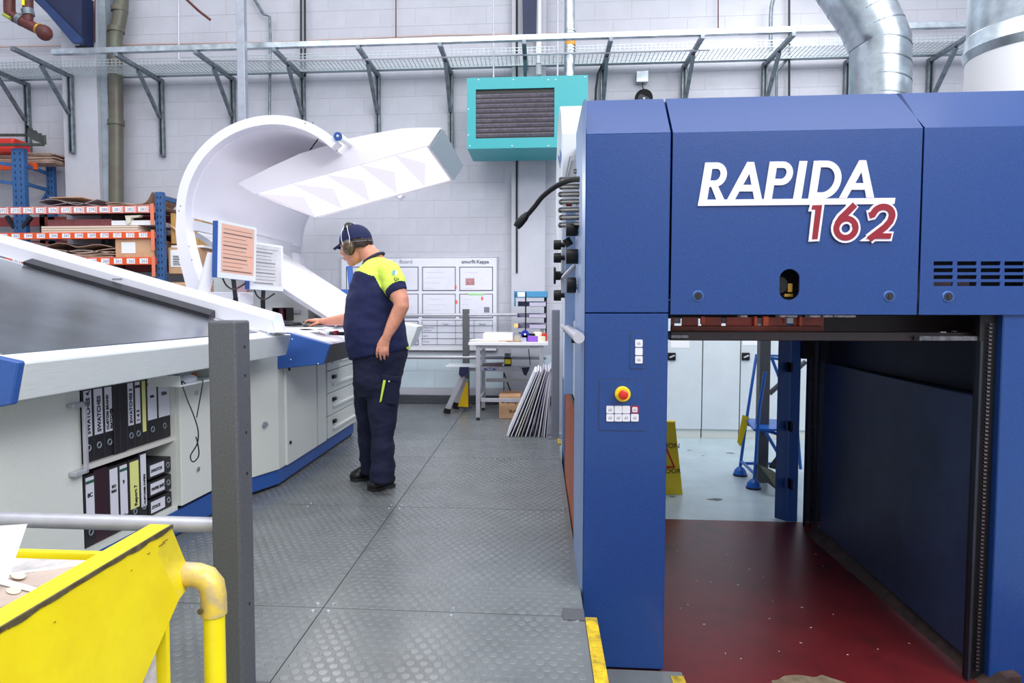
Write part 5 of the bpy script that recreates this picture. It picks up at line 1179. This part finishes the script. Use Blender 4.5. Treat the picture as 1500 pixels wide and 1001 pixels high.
# open-bottomed housing: top skin, two side walls, two ends
def lampshell(b):
    th=.012
    prism(b,pw,(0,th,0)); prism(b,[p+V((0,L1-L0-th,0)) for p in pw],(0,th,0))
    tp=pw[1:]+[pw[0]]
    for p,q in zip(pw[1:-1],pw[2:]): 
        dn=V((0,0,-th)) if p is not pw[1] else V((-.02,0,0))
        prism(b,[v+V((0,th,0)) for v in (p,q,q+dn,p+dn)],(0,L1-L0-2*th,0))
    p,q=pw[-1],pw[0]; prism(b,[v+V((0,th,0)) for v in (p,q,q+V((.02,0,0)),p+V((.02,0,-.005)))],(0,L1-L0-2*th,0))
mk('lamp_housing',LG2,lmp,lampshell)
mk('end_plate',mat('lamp_end',(178,194,200),.45),lmp,lambda b:prism(b,[pw[1]+V((.004,.06,.004)),pw[2]+V((.004,.02,-.003)),pw[2]+V((.012,.02,-.003)),pw[1]+V((.012,.06,.004))],(0,L1-L0-.08,0)))
mk('end_catch',BLKP,lmp,lambda b:tube(b,[P(640,203,5.35)+V((-.0,0,0)),P(641.5,203,5.33)],.014,12),smooth=True)
A_=pw[0]; B_=pw[1]; e1=(B_-A_); up=V((-e1.z,0,e1.x)).normalized()
EM1=mat('lamp_glow',(255,252,254),.5,emit=1.02); EM2=mat('reflector_glow',(243,238,250),.5,emit=.84)  # the dimmer copy puts the facets' shading into the glow
for q_m in (EM1,EM2): q_m.node_tree.nodes['Principled BSDF'].inputs['Base Color'].default_value=(.02,.02,.02,1)
lc=(P(373,284,L0)+P(660,264,L1))/2; dnv=V((math.sin(.25),0,-math.cos(.25)))
area('lamp_tubes',lc-V((0,0,.03)),(1.25,1.3),30,lc-V((0,0,.03))+V((.25,.001,-1)),(1,.99,.98))
N=5
near=[A_+e1*(k/N)+V((0,.02,0)) for k in range(N+1)]
def facets(sel):
    def f(b):
        for k in range(N):
            n0_=near[k]+up*.012; n1_=near[k+1]+up*.012; f0=n0_+V((0,L1-L0-.04,0)); f1=n1_+V((0,L1-L0-.04,0)); ap=(n0_+n1_)/2+V((0,.5*(L1-L0),0))+up*.05
            tris=[(n0_,f0,ap),(f0,f1,ap),(f1,n1_,ap),(n1_,n0_,ap)]
            for i,t in enumerate(tris):
                if (i in (0,))==sel: b.faces.new([b.verts.new(q) for q in t])
    return f
mk('diffuser',EM1,lmp,facets(False)); mk('reflector',EM2,lmp,facets(True))
mk('pivot_arm',WHITE,lmp,lambda b:tube(b,[P(497,201,YN+.04),P(506,207,5.0),P(512,211,5.13),P(512,212,5.16)],[.028,.024,.024,.03],14),smooth=True)
# white stay tube beside the hood
tb('monitor_column',WHITE,None,[P(294,440,4.75),P(300,420,4.75),P(313,372,4.75)],.043,16,label='thick slanted white tube between hood rim and nearer monitor',cat='support tube')
mk('blue_strut',BLUE2,None,lambda b:bar(b,P(519,462,7.1),P(512,390,7.1),.05,.05),label='thin blue upright strut behind the man\'s chin',cat='strut')
mk('blue_stop',BLUE2,None,lambda b:pxbox(b,500,424,510,433,7.02,.04),label='small blue stop at the far edge of the bright viewing desk',cat='stop')

# ================================================================== MAN
def remesh(name,bm,mats,parent,vox,smooth=2,matfn=None,disp=None):
    me=bpy.data.meshes.new('tmp'); bm.to_mesh(me); bm.free()
    o=bpy.data.objects.new('tmp',me); C.objects.link(o); md=o.modifiers.new('r','REMESH'); md.mode='VOXEL'; md.voxel_size=vox
    me2=bpy.data.meshes.new_from_object(o.evaluated_get(bpy.context.evaluated_depsgraph_get())); bpy.data.objects.remove(o)
    b=B(); b.from_mesh(me2); bpy.data.meshes.remove(me2)
    for _ in range(smooth): bmesh.ops.smooth_vert(b,verts=b.verts,factor=.5,use_axis_x=True,use_axis_y=True,use_axis_z=True)
    b.normal_update()
    if disp: 
        ds=[(v,v.normal*disp(v.co)) for v in b.verts]
        for v,dv in ds: v.co+=dv
    if matfn:
        for f in b.faces: f.material_index=matfn(f.calc_center_median())
    return obj(name,b,mats,parent,smooth=True,ang=180)
def loft(b,rows,n=20):
    "rows: (px,py,Y,half width in m in XZ,half width in Y)"
    pts=[P(r[0],r[1],r[2]) for r in rows]; tube(b,pts,[r[3] for r in rows],n,ry=[r[4] for r in rows],up=(0,1,0))
man=thing('person','man in navy and hi-vis yellow polo, navy cap and ear defenders, leaning over the console','person',(-1.12,4.45,.003))
# head frame
Hc=P(520.5,361,4.52)
hf_=V((-.94,.26,-.21)).normalized(); hu=V((-.21,.02,.97)); hu=(hu-hf_*hu.dot(hf_)).normalized(); hs=hf_.cross(hu).normalized()
if hs.y>0: hs=-hs
HR=Matrix((hf_,hs,hu)).transposed()
def H(f,s,u): return Hc+hf_*f+hs*s+hu*u
def hball(b,f,s,u,rf,rs,ru,n=20): ball(b,H(f,s,u),1,(rf,rs,ru),n,HR)
bm=B()
hball(bm,-.012,0,.035,.105,.080,.100); hball(bm,.022,0,-.045,.072,.062,.072); hball(bm,.052,0,-.098,.032,.032,.026)
hball(bm,.105,0,-.018,.020,.014,.022); hball(bm,.092,0,.002,.018,.011,.026); hball(bm,.078,0,.030,.028,.055,.014); hball(bm,.088,0,-.058,.016,.026,.009); hball(bm,.085,0,-.073,.015,.023,.009)
for s in (1,-1): hball(bm,-.005,s*.080,-.008,.018,.010,.032); hball(bm,.065,s*.042,-.025,.03,.024,.028)
loft(bm,[(553,392,4.5,.075,.085),(547,380,4.5,.067,.068),(538,369,4.51,.062,.062),(530,360,4.52,.058,.058)])
# trunk and arms (continuous body)
loft(bm,[(548,384,4.5,.07,.10),(552,398,4.5,.11,.18),(552,420,4.5,.15,.19),(550,450,4.5,.175,.20),(550,490,4.5,.185,.205),(555,515,4.5,.15,.17),(556,540,4.5,.12,.14)])
loft(bm,[(568,398,4.36,.06,.06),(581,424,4.29,.058,.055),(587,440,4.27,.053,.05),(588,449,4.26,.050,.047),(582,462,4.26,.047,.044),(574,478,4.25,.040,.037),(567,492,4.24,.029,.026),(565,498,4.24,.030,.022)],16)
loft(bm,[(548,400,4.68,.06,.06),(530,440,4.80,.055,.055),(522,464,4.88,.05,.05),(505,468,4.97,.047,.045),(488,470,5.06,.037,.035),(476,471.5,5.10,.028,.028),(472,471,5.11,.03,.022)],16)
# left hand, back towards the camera
loft(bm,[(565,495,4.24,.029,.021),(563,501,4.24,.036,.020),(561,507,4.24,.041,.017),(560.5,511,4.24,.040,.015)],14)
def finger(b,pts,r0,r1): 
    k=len(pts); tube(b,[P(*p) for p in pts],[r0+(r1-r0)*i/(k-1) for i in range(k)],10)
    ball(b,P(*pts[-1]),r1,n=10)
finger(bm,[(553.5,509,4.235),(552.2,514,4.232),(552.0,519,4.24),(552.6,523.5,4.255)],.0095,.0075)
finger(bm,[(558,510,4.23),(557.2,516,4.228),(557.2,522,4.236),(557.8,527,4.25)],.0098,.0078)
finger(bm,[(562.8,510,4.23),(562.8,516,4.228),(563,522,4.236),(563.4,526.5,4.25)],.0096,.0076)
finger(bm,[(567.2,509,4.235),(568,514,4.232),(568.4,518.5,4.24),(568.2,522,4.252)],.0088,.0070)
finger(bm,[(560,498,4.25),(555.5,504,4.262),(553.6,510,4.272),(554.5,515,4.28)],.012,.0085)
# right hand over the mouse
mz=lambda px,py,Y:(px,py,Y)
loft(bm,[(474,471,5.10,.026,.026),(468,470.5,5.12,.021,.036),(461,470,5.135,.018,.041),(457,470.5,5.14,.015,.040)],14)
for dy,(L_,up_) in zip((-.030,-.010,.011,.031),((-.6,1.2),(.0,.2),(.3,-.6),(1.5,-1))):
    Y=5.14+dy
    finger(bm,[(459+L_*.3,470,Y),(453.5+L_,469+up_*.2,Y+.002),(449.5+L_,470.5,Y+.003),(447+L_,474.2,Y+.003)],.0098,.0075)
finger(bm,[(467,473,5.09),(461,475,5.075),(456,477,5.075),(453,478,5.08)],.0125,.0088)
# thighs/legs under the trousers
loft(bm,[(561,540,4.46,.07,.07),(561,610,4.42,.055,.06),(560,690,4.40,.04,.045),(560,708,4.40,.035,.04)],14)
loft(bm,[(548,540,4.58,.07,.07),(542,610,4.63,.055,.06),(542,690,4.67,.04,.045)],14)
remesh('body',bm,[SKIN],man,.0052,2)
# polo
def shirt(b):
    loft(b,[(549,379,4.5,.045,.07),(551,385,4.5,.085,.135),(552,392,4.5,.115,.185),(553,403,4.5,.145,.212),(551,420,4.5,.168,.222),(549.5,440,4.5,.188,.228),(548.5,460,4.5,.197,.235),(549,480,4.5,.203,.238),(552,500,4.5,.205,.238),(556,516,4.5,.197,.232),(556.5,519,4.5,.19,.225)],28)
    loft(b,[(558,393,4.42,.07,.07),(568,399,4.36,.082,.080),(577,412,4.315,.078,.074),(582,426,4.29,.072,.068),(583.5,430,4.285,.066,.062)],20)
    loft(b,[(550,396,4.60,.07,.07),(546,405,4.68,.08,.075),(533,435,4.78,.07,.068)],18)
z402=P(540,402,4.4).z; x556=P(554,402,4.4).x
def sc_(c):
    arm=c.y<4.335 and c.x>P(566,400,4.3).x
    pc=P(583,429,4.29); d=V((P(583,430,4.285)-P(568,399,4.36))).normalized()
    if arm and (V(c)-pc).dot(d)>-.030: return 0
    if arm and c.z>P(580,432,4.3).z: return 1
    lim=z402-max(0,c.x-x556)*1.75+.02*math.sin((c.x)*20)
    return 1 if c.z>lim else 0
def fold(p):
    return 0.010*noise.noise(V((p.x*4+p.z*5,p.y*5,p.z*9-p.x*6)))+.005*noise.noise(V((p.x*14,p.y*12,p.z*22)))
bm=B(); shirt(bm); sh=remesh('polo_shirt',bm,[NAVY,HIVIS],man,.0058,4,sc_,fold)
ca=P(559,371,4.5); cbb=P(534,387,4.5); cc=(ca+cbb)/2; ax=(ca-cbb)/2
mk('collar',mat('collar_navy',(20,26,58),.8),man,lambda b:tube(b,[cc+ax*math.cos(t*PI/16)+V((0,.082*math.sin(t*PI/16),0)) for t in range(33)],.021,8,ry=[.010]*33,up=(0,0,1)),smooth=True)
# placket, chest print, sleeve badges
for (px,py,w_,h_,cc_) in ((573.2,399.5,.020,.030,mat('badge_pale',(120,190,200),.6)),(576.8,400,.014,.022,PAPER)): 
    p=P(px+3,py,4.235); mk('sleeve_badge',cc_,sh,lambda b:bar(b,p+V((0,-.003,-h_/2)),p+V((0.006,0,h_/2)),w_,.002,up=(0,1,0)))
text('sleeve_mark','C>',INK,sh,P(577,411,4.228),V((1,.15,0)),V((.25,0,1)),.026,offset=.001)
# trousers
bm=B()
loft(bm,[(556,508,4.5,.175,.20),(556.5,520,4.5,.187,.215),(555,538,4.5,.172,.21),(554,552,4.5,.165,.205),(553,565,4.5,.155,.20),(552,580,4.5,.12,.17)],24)
loft(bm,[(561,530,4.44,.135,.125),(561,560,4.43,.122,.118),(561,590,4.42,.103,.105),(561,615,4.415,.090,.095),(561,645,4.41,.078,.085),(560.5,675,4.40,.077,.082),(560,700,4.39,.080,.082),(560,706,4.39,.076,.08)],20)
loft(bm,[(547,530,4.58,.135,.125),(543,560,4.60,.122,.118),(541,590,4.62,.103,.105),(541,620,4.635,.090,.095),(542,650,4.66,.078,.085),(543,680,4.68,.078,.082),(543,692,4.69,.078,.08)],20)
def foldt(p): return .012*noise.noise(V((p.x*5,p.y*5,p.z*9)))+.010*noise.noise(V((p.x*9+p.z*8,p.y*9,p.z*13-p.x*5)))+.004*noise.noise(V((p.x*20,p.y*20,p.z*34)))
tz_=P(560,704,4.39).z
tr=remesh('trousers',bm,[NAVYT],man,.008,3,None,foldt)
pa=P(574,574,4.33)
mk('cargo_pocket',NAVYT,tr,lambda b:(bar(b,P(572,556,4.305),P(570,592,4.325),.105,.014,.006,up=(0,1,0)),bar(b,P(573,551,4.295),P(572.5,558,4.297),.118,.014,.005,up=(0,1,0))))
mk('hi_vis_strip',HIVIS,tr,lambda b:prism(b,[P(562,553,4.29),P(566,553.5,4.29),P(558.5,588,4.305),P(556,590,4.305)],(0,.012,0)))
mk('pocket_button',SILV,tr,lambda b:ball(b,P(570,559,4.283),.006,n=8))
mk('hi_vis_tab',HIVIS,man,lambda b:bar(b,P(596,510.5,4.42),P(601,509,4.42),.03,.015,.004))
# shoes
def shoe(heel,toe):
    d=(toe-heel); L=d.length; d.normalize(); s=V((-d.y,d.x,0)); bm=B()
    st=[(0,.062,.030,.040),(.12,.060,.055,.048),(.30,.055,.052,.048),(.5,.048,.045,.046),(.7,.040,.037,.052),(.86,.034,.031,.052),(.97,.026,.022,.038),(1.02,.02,.012,.02)]
    tube(bm,[heel+d*(t*L)+V((0,0,z)) for t,z,h,w_ in st],[w_ for *_,w_ in st],16,ry=[h*1.15 for _,_,h,_ in st],up=(0,0,1))
    for v in bm.verts: v.co.z=max(v.co.z,.016)
    sh_=obj('shoe',bm,SHOE,man,smooth=True,ang=60)
    so_=B(); pts=[heel+d*(t*L)+s*(w_*1.04*sg) for sg in (1,) for t,_,_,w_ in st]+[heel+d*(t*L)-s*(w_*1.04) for t,_,_,w_ in st[::-1]]
    prism(so_,[(p.x,p.y,.0032) for p in pts],(0,0,.02)); obj('sole',so_,mat('sole_grey',(46,46,50),.6),sh_)
    def lac(b):
        for k in range(4):
            c_=heel+d*(L*(.48+.09*k))+V((0,0,.094-.013*k)); bar(b,c_-s*.028,c_+s*.028,.006,.004)
    mk('laces',BLACK,sh_,lac)
G1,G2=G(574,712,0),G(542,720,0); shoe(G1,G2); shoe(G(549,700,0),G(515,705,0))
# cap, hair, ear defenders
def part_sphere(b,c,rr,keep,n=28):
    mt=Matrix.Translation(H(*c))@HR.to_4x4()@Matrix.Diagonal((*rr,1)); t=bmesh.new(); bmesh.ops.create_uvsphere(t,u_segments=n,v_segments=n//2,radius=1)
    dele=[v for v in t.verts if not keep(v.co)]; bmesh.ops.delete(t,geom=dele,context='VERTS'); t.transform(mt); me=bpy.data.meshes.new('x'); t.to_mesh(me); t.free(); b.from_mesh(me); bpy.data.meshes.remove(me)
bm=B(); part_sphere(bm,(-.012,0,.036),(.116,.090,.108),lambda c:c.z>-.12+.12*c.x,32)
bmesh.ops.solidify(bm,geom=bm.faces[:],thickness=.004); cap=obj('cap',bm,NAVY,man,smooth=True)
def brim(b):
    rows=[]
    for i in range(9):
        t=-1+i/4; a=t*.95; r=[]
        for k in range(4):
            f=.070+k*.024*(1-.35*t*t)+.02*(1-t*t); s=.078*math.sin(a)*1.05; u=.050-.008*k-.028*t*t
            r.append(b.verts.new(H(f,s,u)))
        rows.append(r)
    for a_,b2 in zip(rows[:-1],rows[1:]):
        for k in range(3): b.faces.new((a_[k],a_[k+1],b2[k+1],b2[k]))
    bmesh.ops.solidify(b,geom=b.faces[:],thickness=.005)
mk('brim',NAVY,cap,brim,smooth=True,ang=60); mk('cap_button',NAVY,cap,lambda b:hball(b,-.012,0,.145,.008,.008,.005,10))
mk('cap_seam',GREYINK,cap,lambda b:tube(b,[H(-.012+.119*math.cos(t),-.0+.092*math.sin(t),.0195+.012*math.cos(t)) for t in [PI*.55+PI*.9*k/16 for k in range(17)]],.0015,5))
bm=B(); part_sphere(bm,(-.018,0,.012),(.110,.088,.085),lambda c:c.z<.35 and c.z>-.55 and c.x<.05,40)
for v in bm.verts: v.co+=(v.co-H(-.018,0,.012)).normalized()*(.010*noise.noise(v.co*70)+.006*noise.noise(v.co*160))
bmesh.ops.solidify(bm,geom=bm.faces[:],thickness=.006); obj('hair',bm,HAIR,man,smooth=True)
ed=[]
for s in (1,-1):
    cu=mk('ear_cup',BLKP if s<0 else mat('cup_dark',(34,32,26),.3,nscale=25,col2=(112,90,58)),man,lambda b:(hball(b,.0,s*.098,-.012,.042,.020,.052),hball(b,.0,s*.112,-.008,.028,.012,.036)),smooth=True)
    mk('ear_cushion',BLACK,cu,lambda b:hball(b,.0,s*.084,-.012,.043,.014,.053),smooth=True)
    for f in (-.022,.022): mk('wire',SILV,cu,lambda b:tube(b,smooth_path([H(f*.9,s*.112,.0),H(f*1.4,s*.108,.045),H(f*1.1,s*.098,.095),H(f*.5,s*.07,.135)],4),.0025,6),smooth=True)
mk('headband',BLKP,man,lambda b:tube(b,[H(.0,.088*math.cos(t),.040+.120*math.sin(t)) for t in [PI*.22+PI*.56*k/12 for k in range(13)]],.020,8,ry=[.006]*13,up=(0,0,1)),smooth=True)
for s in (1,-1):
    e=mk('eye',PAPER,man,lambda b:hball(b,.078,s*.034,.006,.013,.012,.012,12),smooth=True); mk('iris',INK,e,lambda b:hball(b,.088,s*.034,.005,.004,.006,.006,10))
    mk('eyebrow',HAIR,man,lambda b:tube(b,[H(.097,s*.018,.027),H(.094,s*.036,.030),H(.080,s*.05,.025)],.004,6))
mk('lips',mat('lips',(180,100,92),.5),man,lambda b:(hball(b,.101,0,-.059,.006,.020,.004,12),hball(b,.098,0,-.068,.006,.018,.004,12)),smooth=True)

# ================================================================== YELLOW SKIP AT THE FRONT
XK=-.735
sk=thing('yellow_skip','yellow steel tipping skip with chipped rim at the bottom left corner','skip',(-1.1,1.1,FZ))
q_=lambda px,py:Q(px,py,XK)
rimA=q_(-30,921); rimB=q_(250,769)
ztp=rimB.z
side_=[V((XK,rimA.y,ztp-.012)),q_(238,783),q_(231,812),q_(262,879),q_(196,1030),q_(-80,1200)]
pr('side_wall',YEL,sk,side_,(-.006,0,0))
fq=lambda px,py:Q(px,py,XK-.035)
mk('corner_flap',YEL,sk,lambda b:hexa(b,[q_(238,783),V((XK-.0,rimB.y,ztp-.004)),fq(283,850),fq(281,858)],[q_(231,812),q_(231.5,812.5),q_(261,878),q_(262,879)]) if False else (prism(b,[q_(238,783),q_(250,770),fq(283,851)],(-.003,0,0)),prism(b,[q_(238,783),fq(283,851),q_(231,812)],(-.003,0,0)),prism(b,[q_(231,812),fq(283,851),q_(262,879)],(-.003,0,0))))
mk('rim',YEL,sk,lambda b:box(b,(XK-.045,rimA.y,ztp-.006),(XK-.001,rimB.y+.002,ztp),.002))
def chipped(b):
    rnd=random.Random(4); y=rimA.y
    while y<rimB.y:
        dy=rnd.uniform(.004,.012); h=.003+abs(noise.noise(V((y*14,0,3))))*.009; box(b,(XK-.001,y,ztp-.004-h),(XK+.003,min(y+dy,rimB.y+.004),ztp-.0005)); y+=dy
mk('chipped_edge',SCR,sk,chipped)
mk('end_wall',YEL,sk,lambda b:hexa(b,[(XK-.007,rimB.y-.016,.752),(XK-1.0,rimB.y-.016,.752),(XK-1.0,rimB.y-.0,.752),(XK-.007,rimB.y-.0,.752)],[(XK-.007,rimB.y-.016,-.1),(XK-1.0,rimB.y-.016,-.1),(XK-1.0,rimB.y-.01,-.1),(XK-.007,rimB.y-.01,-.1)]))
mk('scratch_marks',mat('scratch',(130,110,20),.6),sk,lambda b:[prism(b,[q_(x,y)+V((.0008,0,0)),q_(x+w_,y-w_*.6)+V((.0008,0,0)),q_(x+w_,y-w_*.6+1.5)+V((.0008,0,0)),q_(x,y+1.2)+V((.0008,0,0))],(.0005,0,0)) for x,y,w_ in ((232,800,9),(238,794,7),(215,812,4),(191,836,2),(78,912,3))])
yr=YEL; Yp=rimB.y+.09
rf=thing('yellow_railing','yellow pipe frame with worn elbow beside the skip','pipe frame',(P(313,900,Yp).x,Yp,FZ))
pc=P(313,850,Yp); rr=.0215*Yp/1.4
ax_=P(313.5,900,Yp).x; rp_=(P(329.5,900,Yp).x-P(297.5,900,Yp).x)/2
zc_=P(300,826,Yp).z-rp_
tb('upright_pipe',YEL,rf,[(ax_,Yp,FZ),(ax_,Yp,zc_-.07)],rp_*.92,18)
tb('cross_pipe',YELW,rf,[(-2.0,Yp,zc_),(ax_-.06,Yp,zc_)],rp_*.8,16)
EW=mat('worn_elbow',(250,216,14),.4,.2,nscale=22,col2=(176,164,160))
r_=EW.node_tree.nodes
el=tb('elbow',EW,rf,[(ax_-.075,Yp,zc_),(ax_-.074,Yp,zc_),(ax_-.035,Yp,zc_-.001),(ax_-.015,Yp,zc_-.008),(ax_-.004,Yp,zc_-.022),(ax_,Yp,zc_-.045),(ax_,Yp,zc_-.085)],[rp_*1.0,rp_*1.08,rp_*1.05,rp_*1.1,rp_*1.12,rp_*1.1,rp_*1.12],18)
mk('grub_screw',SCR,el,lambda b:cyl(b,(ax_-.016,Yp-rp_*1.05,zc_-.068),(ax_-.016,Yp-rp_*1.25,zc_-.068),.006,10))
# papers in the skip
def sheet3(name,label,pts,m,th=.0015,**k):
    return pr(name,m,None,pts,(0,0,th),label=label,cat='paper',**k)
PB=mat('printed_brown',(176,158,148),.6,nscale=9,col2=(196,178,166))
mk('waste_fill',mat('waste_pale',(196,190,190),.8,nscale=14,namt=.15),None,lambda b:box(b,(XK-.99,.35,.2),(XK-.02,rimB.y-.03,.744)),label='heap of waste sheets filling the yellow skip',cat='waste paper')
zz=.748
def gg(px,py,z=zz): return G(px,py,z)
sheet3('waste_sheet','brown printed sheet with white border in the skip, upper one',[gg(-30,848),gg(140,822),gg(60,870),gg(-40,862)],PAPER)
sheet3('waste_sheet','brown printed area on the upper waste sheet in the skip',[gg(-30,852,zz+.002),gg(124,828,zz+.002),gg(62,862,zz+.002),gg(-40,850,zz+.002)],PB)
sheet3('waste_sheet','lower brown printed sheet at the left edge of the skip',[gg(-40,852,zz+.005),gg(52,868,zz+.005),gg(-30,905,zz+.005)],PB)
sheet3('waste_sheet','thin white strip crossing the printed sheets in the skip',[gg(-20,842,zz+.009),gg(60,864,zz+.009),gg(52,869,zz+.009),gg(-20,852,zz+.009)],PAPER)
for cx,cy,lb in ((27,844,'upper'),(20,866,'lower')): mk('print_motif',mat('motif_cream',(232,214,188),.6),None,lambda b:prism(b,[gg(cx+11*math.cos(t*PI/8),cy+5*math.sin(t*PI/8),zz+.008) for t in range(16)],(0,0,.001)),label='cream oval print spot, the %s one on the waste sheets in the skip'%lb,cat='print')
stp=[P(-20,772,1.05),P(39.5,768,1.15),P(10,852,1.10),P(-20,858,1.02)]
mk('upright_waste_sheet',PAPER,None,lambda b:hexa(b,stp,[p+V((0,.0015,0)) for p in stp]),label='white sheet sticking up out of the skip at the left edge',cat='paper')
